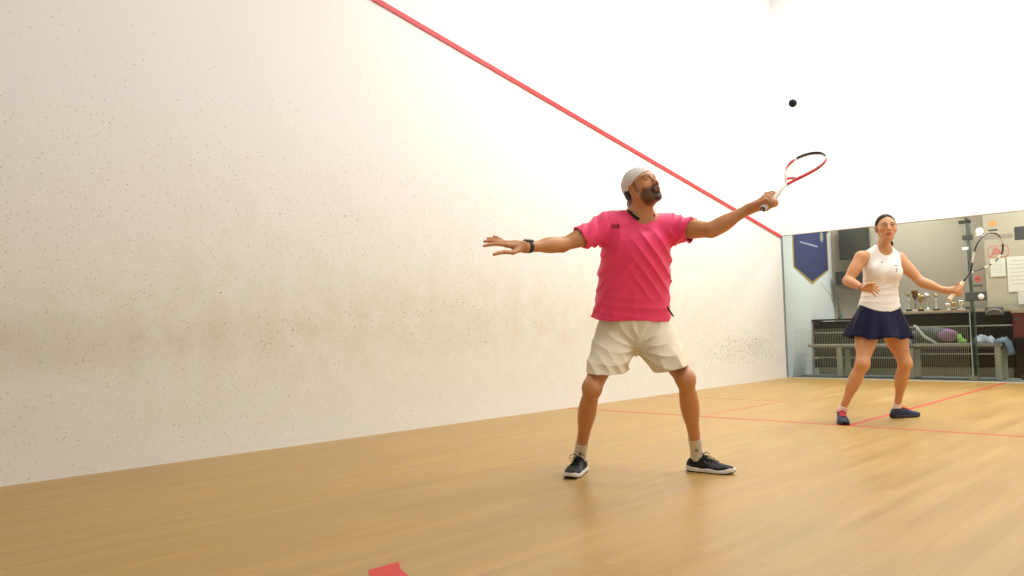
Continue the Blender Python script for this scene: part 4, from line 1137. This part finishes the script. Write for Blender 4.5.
# stickers on the glass
def disc(name, x, y, r, m, label, yy=YB+.018):
    c = on(x, y, 1, yy); b = MB(); b.prism([c+V(r*math.cos(t), 0, r*math.sin(t)) for t in np.linspace(0, 2*math.pi, 28, endpoint=False)], V(0, -.001, 0))
    o = b.build(name, [m]); tag(o, label, 'sticker'); return o, c
o, c = disc('sticker', 979.5, 231, .046, mat('white_sticker', 'f2f2ee', .4), 'round white sticker on the glass beside the top of the racket head')
b = MB(); b.prism([c+V(-.048, 0, -.045), c+V(.03, 0, -.040), c+V(.03, 0, -.054), c+V(-.048, 0, -.06)], V(0, -.001, 0)); b.build('sticker_tab', [MATS['white_sticker']], o)
o, c = disc('sticker', 977.5, 279, .040, mat('red_sticker', 'b9564a', .5), 'round red sticker on the glass above the dark strip with a white ball')
b = MB()
for i in range(5): b.box(c+V(-.045+.022*i, -.0012, -.085), (.008, .0006, .014))
b.build('sticker_lettering', [mat('dark_ink', '3b3d38', .6)], o)
b = MB(); b.box(c+V(0, -.0018, 0), (.026, .0006, .006)); b.build('sticker_bar', [MATS['dark_ink']], o)
c = on(992.5, 223.5, 1, YB+.018); b = MB()
pts = []
for i in range(20):
    t = i*2*math.pi/20; rr = (.068 if i % 2 == 0 else .040); pts.append(c+V(rr*math.cos(t), 0, .68*rr*math.sin(t)))
b.prism(pts, V(0, -.001, 0)); o = tag(b.build('sticker', [mat('orange_sticker', 'd3a066', .5)]), 'pale orange starburst sticker at the top of the glass door', 'sticker')
b = MB(); b.box(c+V(0, -.0015, -.085), (.05, .0006, .010)); b.build('sticker_lettering', [MATS['dark_ink']], o)
# red script logo sticker in a rounded frame
c = on(998, 251.5, 1, YB+.018); b = MB(); 
rp = []
for (sx, sz, a0) in ((1, 1, 0), (-1, 1, 90), (-1, -1, 180), (1, -1, 270)):
    for k in range(5):
        a = math.radians(a0+k*22.5); rp.append(c+V(sx*.075+.035*math.cos(a), 0, sz*.035+.035*math.sin(a)))
b.tube(rp, .005, 5, closed=True)
o = tag(b.build('sticker', [mat('orange_red_ink', 'c8614a', .5)]), 'red script logo sticker in a rounded frame seen through the racket strings', 'sticker')
cu = bpy.data.curves.new('script', 'FONT'); cu.body = 'Jbs'; cu.size = .12; cu.shear = .35; cu.extrude = .0008; cu.offset = .003; cu.align_x = 'CENTER'
to = bpy.data.objects.new('tmp', cu); COL.objects.link(to); bpy.context.view_layer.update()
me = bpy.data.meshes.new_from_object(to); bpy.data.objects.remove(to)
for v in me.vertices:
    x, y_, z_ = v.co; v.co = Vector((c[0]-.01+x, c[1]-.002-z_, c[2]-.035+y_))
link('sticker_lettering', me, [mat('red_ink', 'c53a30', .5)], o)
# striped privacy film on the fixed pane
b = MB(); x = .16
while x < FX-.02:
    b.box((x, YB+.0335, .385), (.0017, .0003, .335)); x += .0235
tag(b.build('striped_film', [mat('stripe_film', 'c6c6b4', .6)]), 'film of fine pale upright stripes along the bottom of the glass wall', 'window film')

# ================================================================= the lounge behind the glass
LY = 11.75
LM = mat('lounge_white', 'eef2f2', .6); TP = mat('taupe_wall', 'a89d8b', .7, var=(.8, .05)); CARP = mat('grey_blue_carpet', '8b9494', .9, bump=(300, .5))
st(slab('floor', (-.6, YB+.02, -.10), (WX+.3, LY+.1, -.004), CARP)); bpy.data.objects[-1] if False else None
st(slab('wall_side', (-.6, YB+.06, 0), (-.03, LY, 3.2), LM))
st(slab('wall_lounge', (-.6, LY, 0), (WX+.3, LY+.12, 3.2), TP))
st(slab('wall_end', (WX+.15, YB+.06, 0), (WX+.3, LY, 3.2), LM))
st(slab('ceiling', (-.6, YB+.06, 3.0), (WX+.3, LY+.1, 3.1), LM))
px0 = on(985, 260, 1, 11.5)[0]
st(slab('trim_9', (px0, 11.5, 0), (WX+.15, LY, 3.0), mat('beige_pier', 'c6bca6', .7)))
# pale column-like corner strip beside the TV
# pennant on the lounge side wall
pen = empty('pennant', (-.025, 10.9, 1.9), 'blue pointed pennant with gold edge hanging on the white wall behind glass', 'pennant')
yc = lambda x, y: on(x, y, 0, -.028)
A1, A2, A3 = yc(793.3, 266), yc(811, 284.5), yc(828.7, 271)
yA, yC = A1[1], A3[1]; zA, zT = (A1[2]+A3[2])/2, A2[2]; ym = (yA+yC)/2
zTop = 2.32
def pen_poly(g): return [V(0, yA+g, zTop), V(0, yA+g, zA+g*.3), V(0, ym, zT+g*1.2), V(0, yC-g, zA+g*.3), V(0, yC-g, zTop)]
b = MB(); b.prism([p+V(-.029, 0, 0) for p in pen_poly(0)], V(.004, 0, 0)); b.build('gold_border', [mat('gold_braid', 'b39a52', .6)], pen)
b = MB(); b.prism([p+V(-.0255, 0, 0) for p in pen_poly(.045)], V(.004, 0, 0)); b.build('blue_cloth', [mat('blue_felt', '2f3768', .8)], pen)
b = MB()
for i in range(9): b.box((-.0205, yA+.30+i*.075, zTop-.235-.004*i), (.001, .026, .011))
b.build('lettering', [mat('pale_thread', 'c8cad8', .7)], pen)
b = MB(); ce = V(-.0205, yC-.25, zTop-.10)
b.prism([ce+V(0, .07*math.cos(t), .09*math.sin(t)) for t in np.linspace(0, 2*math.pi, 8, endpoint=False)], V(.001, 0, 0)); b.prism([ce+V(.001, -.02, -.08), ce+V(.001, .02, -.08), ce+V(.001, .0, .07)], V(.001, 0, 0))
b.build('crest', [mat('grey_gold_thread', '9aa08c', .7)], pen)
b = MB(); b.tube([V(-.02, yA-.03, zTop), V(-.02, yC+.03, zTop)], .012, 8); b.build('hanging_rod', [mat('rod_wood', '6a5030', .5)], pen)
# wall television
tvY = 11.62
tv = empty('television', (.25, tvY, 2.0), 'dark flat television on the wall behind the woman\'s shoulder', 'television')
a = on(838.5, 226, 1, tvY); c = on(870, 258, 1, tvY)
b = MB(); b.box(((a[0]+c[0])/2, tvY, (2.36+c[2])/2), (abs(c[0]-a[0])/2, .03, (2.36-c[2])/2), None, .008); b.build('casing', [mat('tv_black', '23231f', .4)], tv)
b = MB(); b.box(((a[0]+c[0])/2, tvY-.031, (2.36+c[2])/2), (abs(c[0]-a[0])/2-.02, .001, (2.36-c[2])/2-.025)); b.build('screen', [mat('tv_screen', '3a382f', .25)], tv)
b = MB(); b.box(((a[0]+c[0])/2, tvY+.07, 2.1), (.08, .055, .08)); b.build('wall_bracket', [DKF], tv)
sp = empty('wall_speaker', (.1, 11.66, 1.6), 'dark media box with a round light dial on the wall under the television', 'media box')
a = on(835.5, 272, 1, 11.6); c = on(868, 283.5, 1, 11.6)
b = MB(); b.box(((a[0]+c[0])/2, 11.665, (a[2]+c[2])/2), (abs(c[0]-a[0])/2, .09, abs(c[2]-a[2])/2), None, .006); b.build('casing', [mat('box_black', '2b2c2a', .5)], sp)
b = MB(); e = on(838.5, 277.5, 1, 11.575); b.lathe([(0, 0), (.032, 0), (.036, .008)], e+V(0, .005, 0), 18, frame(V(0, 0, 1), V(0, 1, 0))); b.build('dial', [mat('dial_grey', 'a9abae', .4)], sp)
# dark slatted counter
cy0 = 10.80
WEN = mat('wenge', '2a221b', .75, spec=.15, var=(14, .15)); AL = mat('alu_strip', 'b8b2a2', .4, metal=.3); PLB = mat('beige_plinth', '8f8874', .6)
def counter(name, x0, x1, ztop, label, strips, plinth=.16, edge=None, ends=False):
    r = empty(name, ((x0+x1)/2, cy0, 0), label, 'counter')
    slab('plinth', (x0+.01, cy0+.03, -.004), (x1-.01, cy0+.44, plinth), PLB, r)
    b = MB()
    zs = [plinth]+strips+[ztop-.03]
    for z0, z1 in zip(zs[:-1], zs[1:]): b.box(((x0+x1)/2, cy0+.25, (z0+z1)/2), ((x1-x0)/2, .20, (z1-z0)/2-.008), None, .003)
    b.build('front_panels', [WEN], r)
    b = MB()
    for z_ in strips: b.box(((x0+x1)/2, cy0+.245, z_), ((x1-x0)/2-.003, .20, .009))
    b.build('metal_strips', [AL], r)
    b = MB(); b.box(((x0+x1)/2, cy0+.24, ztop-.0125), ((x1-x0)/2+.01, .23, .0125), None, .004); b.build('worktop', [edge or WEN], r)
    return r
xa = max(on(807, 345, 1, cy0)[0], -.015); xb = on(898, 320, 1, cy0)[0]; xc = on(1011, 320, 1, cy0)[0]
zl = lambda x, y: on(x, y, 1, cy0)[2]
cabL = counter('counter_cabinet', xa, xb-.02, zl(815, 319.5), 'low dark wood cabinet with metal strips under the branches in a vase', [zl(811, 369)-.02, zl(811, 357.5), zl(811, 345), zl(815, 333)], .10)
cabR = counter('counter_cabinet', xb+.01, xc, zl(940, 310.5), 'long dark wood counter with a pale edge carrying the trophies', [zl(990, 354), zl(990, 325.5)], zl(990, 368), mat('pale_worktop', 'c9a98a', .4))
# pale tabs on the end panel of the left cabinet
slab('end_block', (xa+.01, cy0-.03, 0), (xa+.08, cy0+.01, .09), mat('pale_block', 'c9cbc6', .6), cabL)
for zz in (zl(811, 345.3), zl(811, 357.8)): slab('end_tab', (xa+.005, cy0-.01, zz-.013), (xa+.075, cy0+.01, zz+.013), mat('pale_block', 'c9cbc6', .6), cabL)
# reddish cabinet at the right
ra = on(1011.5, 313, 1, cy0-.1); rb = on(1030, 338, 1, cy0-.1)
rcab = empty('red_cupboard', (ra[0]+.4, cy0, 0), 'dark red cupboard at the right end of the long counter', 'cupboard')
slab('carcass', (ra[0], cy0-.08, rb[2]), (ra[0]+.9, cy0+.4, ra[2]), mat('dark_red_paint', '6d2a22', .45), rcab)
b = MB(); b.box((ra[0]+.22, cy0-.09, (ra[2]+rb[2])/2), (.20, .012, abs(ra[2]-rb[2])/2-.02), None, .004); b.build('door', [mat('dark_red_door', '76302a', .4)], rcab)
b = MB(); b.box((ra[0]+.05, cy0-.112, ra[2]-.09), (.03, .012, .012), None, .004); b.build('handle', [DKF], rcab)
slab('base', (ra[0]+.01, cy0-.05, -.004), (ra[0]+.9, cy0+.38, rb[2]), WEN, rcab)
slab('top', (ra[0]-.01, cy0-.1, ra[2]), (ra[0]+.92, cy0+.42, ra[2]+.03), MATS['pale_worktop'], rcab)
# trophies along the counter
zt = zl(940, 310.5)
GOLD = mat('trophy_gold', 'b8a06a', .25, metal=.9); SILV = mat('trophy_silver', 'd0d0cc', .2, metal=.9); PALE = mat('trophy_stone', 'd8d2c4', .4); DARK = mat('trophy_wood', '33291f', .5)
tn = [0]
def trophy(xp, ytop, kind, label):
    tn[0] += 1; ty = cy0+(.11 if tn[0] % 2 else .25)
    p = on(xp, 310, 1, ty); x_ = p[0]; h = on(xp, ytop, 1, ty)[2]-zt
    c = V(x_, ty, zt)
    r = empty('trophy', c, label, 'trophy', 'trophies on the long counter')
    b = MB(); b.box(c+V(0, 0, h*.06), (.035, .035, h*.06), None, .003); b.build('base', [PALE if kind % 2 else DARK], r)
    if kind in (0, 1):
        b = MB(); b.lathe([(.026, h*.12), (.010, h*.2), (.007, h*.42), (.012, h*.48), (.030, h*.58), (.042, h*.78), (.040, h*.98), (.036, h*.98), (.028, h*.62), (0, h*.55)], c, 18); b.build('cup', [SILV if kind else GOLD], r)
        for q in (-1, 1):
            b = MB(); b.tube([c+V(q*.036, 0, h*.66), c+V(q*.052, 0, h*.70), c+V(q*.053, 0, h*.86), c+V(q*.040, 0, h*.92)], .004, 6)
            b.build('handle', [SILV if kind else GOLD], r)
    elif kind == 2:
        b = MB(); b.lathe([(.022, h*.12), (.012, h*.2), (.012, h*.6), (.024, h*.66), (.008, h*.7), (0, h*.7)], c, 14); b.build('column', [PALE], r)
        b = MB(); b.ball(c+V(0, 0, h*.88), (.020, .014, h*.12), 8); b.tube([c+V(-.05, 0, h*.90), c+V(0, 0, h*.84), c+V(.05, 0, h*.93)], .007, 6); b.build('figure', [GOLD], r)
    else:
        b = MB(); b.lathe([(.020, h*.12), (.006, h*.22), (.005, h*.55), (.026, h*.62), (.046, h*.95), (.048, h*1.0), (.040, h*.94), (0, h*.7)], c, 16); b.build('bowl', [mat('trophy_bronze', '7d5a34', .3, metal=.8)], r)
    return r
for xp, yt, k, lb in ((909, 292.5, 2, 'tall pale column trophy nearest the woman\'s back, leftmost of the row on the counter'), (915.5, 290.5, 3, 'tall trophy with a bronze bowl, second from the left on the counter'), (921, 294, 0, 'slim gold cup trophy, third from the left on the counter'),
                      (927.5, 293, 1, 'silver cup trophy left of the figure trophy, in the middle of the counter row'), (936.5, 293.5, 2, 'column trophy with a gilt figure just left of the woman\'s racket hand'), (948.5, 303.5, 1, 'small silver cup trophy right below the racket grip'),
                      (954.5, 302, 0, 'small gold cup trophy on the counter, second from the glass joint'), (961.5, 300, 1, 'small bright cup trophy on the counter next to the glass joint')):
    trophy(xp, yt, k, lb)
# leaning plaque
pc = on(901.5, 300, 1, cy0+.2); b = MB()
b.prism([V(pc[0]-.04, cy0+.22, zt), V(pc[0]+.085, cy0+.22, zt), V(pc[0]+.03, cy0+.32, zt+.27), V(pc[0]-.05, cy0+.32, zt+.27)], V(0, .012, 0))
tag(b.build('plaque', [mat('grey_plaque', '9a9484', .4)]), 'grey plaque leaning at the left end of the trophy row', 'plaque')
# vase of bare branches
vz = zl(815, 319.5); vx = on(840, 318, 1, cy0+.2)[0]; vc = V(vx, cy0+.2, vz)
vs_ = empty('vase', vc, 'glass vase of bare branches on the dark cabinet', 'vase')
b = MB(); b.lathe([(0, .002), (.028, .002), (.036, .03), (.030, .09), (.020, .13), (.024, .15), (.021, .15), (.016, .13), (.026, .09), (.03, .03), (0, .01)], vc, 18); b.build('vessel', [mat('vase_grey', '6f7468', .2)], vs_)
random.seed(5)
for i in range(9):
    b = MB(); a = random.uniform(-.6, .15); bb = random.uniform(-.25, .25); hh = random.uniform(.28, .50)
    p = [vc+V(0, 0, .02), vc+V(a*.1, bb*.1, .15), vc+V(a*.45*hh+random.uniform(-.01, .01), bb*.3, .15+hh*.5), vc+V(a*hh, bb*.5, .12+hh)]
    b.tube(p, [.004, .0035, .0025, .0012], 6); m_ = p[2]; b.tube([m_, m_+V(random.uniform(-.05, .05), 0, .07)], [.002, .001], 5); b.build('branch', [mat('twig', '7a7060', .8)], vs_)
# bench
bY = 10.38
bl = on(813, 343, 1, bY)[0]; br_ = on(1006, 343, 1, bY)[0]; bz = on(950, 343.5, 1, bY)[2]
ben = empty('bench', ((bl+br_)/2, bY, 0), 'long slim bench with pale square legs behind the striped glass', 'bench')
b = MB(); b.box(((bl+br_)/2, bY, bz-.018), ((br_-bl)/2, .20, .018), None, .006); b.build('seat', [mat('bench_top', 'a39c90', .5)], ben)
b = MB(); b.box(((bl+br_)/2, bY-.02, bz-.055), ((br_-bl)/2-.03, .02, .018), None, .004); b.build('rail', [mat('bench_rail', '5c574c', .5)], ben)
LG = mat('bench_leg', 'b9b7a4', .5)
for xpx in (840, 911, 998.5):
    x_ = on(xpx, 360, 1, bY-.15)[0]
    for dy in (-.15, .15):
        b = MB(); b.box((x_, bY+dy, (bz-.036)/2-.002), (.037, .022, (bz-.036)/2), None, .005); b.build('leg', [LG], ben)
# things on the bench
def onB(x, y, dy=0): return on(x, y, 1, bY+dy)
bag = empty('racket_bag', onB(930, 342), 'black and purple racket bag with white stripes lying on the bench', 'bag')
ctr = onB(928, 334)
BK = mat('bag_black', '3c4446', .6, bump=(60, .6)); PU = mat('bag_purple', '8b5a86', .55, bump=(60, .6)); WT = mat('bag_white', 'd8d8d8', .5)
l_ = onB(908, 338); r_ = onB(951, 333)
zb = bz+.0
Pb = [rc(V(l_[0]+.04, bY, zb+.085), V(ctr[0], bY, zb+.125), .075, .115, .03), rc(V(ctr[0], bY, zb+.125), V(r_[0]-.1, bY, zb+.12), .115, .100, .03), plane(V(0, 0, zb+.001), V(0, 0, -1)), DISP(lambda P: lump(P, 45, .010)+lump(P, 17, .008, 2))]
sculpt('bag_body', Pb, .008, [BK], bag)
Pb = [ell(V(r_[0]-.05, bY-.02, zb+.115), (.14, .11, .085), None, .02), plane(V(0, 0, zb+.001), V(0, 0, -1)), DISP(lambda P: lump(P, 45, .008))]
sculpt('end_pocket', Pb, .008, [PU], bag)
Pb = [ell(V(l_[0]+.02, bY-.03, zb+.07), (.10, .10, .085), None, .02), rc(V(l_[0]+.02, bY-.1, zb+.12), V(l_[0]+.10, bY-.25, zb-.03), .05, .03, .02), DISP(lambda P: lump(P, 55, .012))]
sculpt('side_pocket', Pb, .008, [mat('bag_plum', '5a4660', .6)], bag)
for (x0, y0, x1, y1, w_) in ((916, 327, 938, 344, .022), (905, 330, 912, 344, .014)):
    b = MB(); p0 = on(x0, y0, 1, bY-.13); p1 = on(x1, y1, 1, bY-.25); pm_ = (p0+p1)/2+V(-.02, -.03, -.02)
    b.tube([p0+V(-.04, .04, .01), p0, pm_, p1], [w_, w_, w_, w_*.5], 8, flat=.3, up=V(0, 1, .3)); b.build('strap', [WT], bag)
gs = onB(962, 343, -.1)
b = MB()
for q, (dx, dz, rx) in enumerate(((0, .035, .055), (-.03, .075, .035))):
    b.ball(V(gs[0]+dx, bY-.08, bz+dz), (rx, .035, .035), 8)
b.tube([V(gs[0]-.03, bY-.08, bz+.06), V(gs[0]-.035, bY-.08, bz+.13)], [.03, .022], 10)
tag(b.build('sports_shoe', [mat('lime_green', '8fd05a', .5)]), 'bright green sports shoe on the bench beside the racket bag', 'shoe')
def cloth(name, x0, x1, h, m, label, seed, overhang=0, dyy=0):
    a = onB(x0, 343)[0]; c = onB(x1, 343)[0]; n = 34; vs = []; k = 18
    for i in range(n):
        for j in range(k):
            u, v = i/(n-1), j/(k-1)
            x_ = a+(c-a)*u; y_ = bY+dyy-.18+.34*v
            e = math.sin(math.pi*u)**.5*math.sin(math.pi*v)**.5 if 0 < u < 1 and 0 < v < 1 else 0
            z_ = bz+.006+h*e*(.68+.20*math.sin(u*9+seed+v*3)*math.sin(v*6+seed)+.08*math.sin(u*17+v*11+seed))
            if overhang and u > .72: z_ -= overhang*((u-.72)/.28)**1.6; x_ += .02*(u-.72)
            vs.append((x_, y_, z_))
    fs = [(i*k+j, (i+1)*k+j, (i+1)*k+j+1, i*k+j+1) for i in range(n-1) for j in range(k-1)]
    b = MB(); b.add(vs, fs, True); o = b.build(name, [m]); md = o.modifiers.new('t', 'SOLIDIFY'); md.thickness = .008
    return tag(o, label, 'clothing')
cloth('folded_jacket', 973, 996, .15, mat('grey_lilac_cloth', 'a3a6b4', .8), 'heap of grey lilac clothing on the bench right of the glass joint', 1.0)
cloth('blue_jacket', 997.5, 1012, .11, mat('slate_blue_cloth', '6c7f90', .8), 'slate blue garment drooping over the right end of the bench', 3.0, overhang=.16, dyy=-.01)
# papers on the pier, seen through the glass door
def paper(x0, y0, x1, y1, label, yy=11.49):
    a = on(x0, y0, 1, yy); c = on(x1, y1, 1, yy); b = MB()
    b.box(((a[0]+c[0])/2, yy, (a[2]+c[2])/2), (abs(c[0]-a[0])/2, .002, abs(c[2]-a[2])/2)); o = b.build('notice', [mat('paper_white', 'f3efe4', .7)]); tag(o, label, 'notice')
    b = MB(); w = abs(c[0]-a[0])/2; h_ = abs(c[2]-a[2])
    for i in range(7): b.box(((a[0]+c[0])/2, yy-.0024, max(a[2], c[2])-h_*(.12+.11*i)), (w*(.8 if i % 3 else .6), .0003, h_*.008))
    b.build('printed_lines', [mat('faint_ink', 'cbc7ba', .7)], o); return o
paper(990, 259, 1006, 276, 'small white notice on the beige wall just right of the racket head')
paper(1006.5, 257, 1030, 291, 'largest white notice on the beige wall at the right edge')
paper(1018, 292, 1031, 304, 'small pinkish white notice under the largest one at the right edge')
ds_ = patch('dark_strip', 965, 292.5, 987, 300.5, mat('dark_strip', '3f4440', .5), 'dark strip on the glass with a white ball on it, level with the trophies', 'strip', YB+.018, .002, bev=0)
b = MB(); c = on(981, 296.5, 1, YB+.012); b.lathe([(0, -.004), (.030, -.003), (.036, .004)], c, 20, frame(V(0, 0, 1), V(0, 1, 0))); b.build('ball_mark', [mat('white_mark', 'd9d6d0', .5)], ds_)

# ================================================================= light
EM = mat('lamp_diffuser', 'fff6ea', .5, emit=1)
def lamp(x, y, z, lx, ly, power, label):
    r = empty('ceiling_light', (x, y, z), label, 'ceiling light', 'ceiling lights')
    b = MB(); b.box((x, y, z+.03), (lx/2+.03, ly/2+.03, .03), None, .008); b.build('housing', [mat('lamp_housing', 'e8e8e6', .4)], r)
    ld = bpy.data.lights.new('lamp_panel', 'AREA'); ld.shape = 'RECTANGLE'; ld.size = lx; ld.size_y = ly; ld.energy = power; ld.color = (1, .995, .97)
    o = bpy.data.objects.new('lamp_panel', ld); COL.objects.link(o); o.location = (x, y, z-.004); o.parent = r; o.matrix_parent_inverse = r.matrix_world.inverted()
    return r
for (x, y, p) in ((4.9, -.4, 13), (4.9, 2.4, 92), (2.2, 5.4, 74), (4.4, 5.4, 100), (1.6, 8.0, 105), (4.2, 8.0, 105)):
    lamp(x, y, HC-.1, .5, 1.5, p, 'white ceiling panel light over the court')
lamp(1.2, 10.9, 2.93, 1.2, .3, 40, 'white ceiling light in the lounge'); lamp(3.6, 10.9, 2.93, 1.2, .3, 40, 'white ceiling light in the lounge')
w = bpy.data.worlds.new('world'); SC.world = w; w.use_nodes = True
w.node_tree.nodes['Background'].inputs[0].default_value = (.9, .93, 1, 1); w.node_tree.nodes['Background'].inputs[1].default_value = .03
SC.view_settings.view_transform = 'Standard'; SC.view_settings.look = 'None'; SC.view_settings.gamma = 1; SC.view_settings.use_curve_mapping = False
SC.view_settings.exposure = 0.06
SC.cycles.use_denoising = True
SC.cycles.max_bounces = 8; SC.cycles.transparent_max_bounces = 16
SC.cycles.sample_clamp_indirect = 8
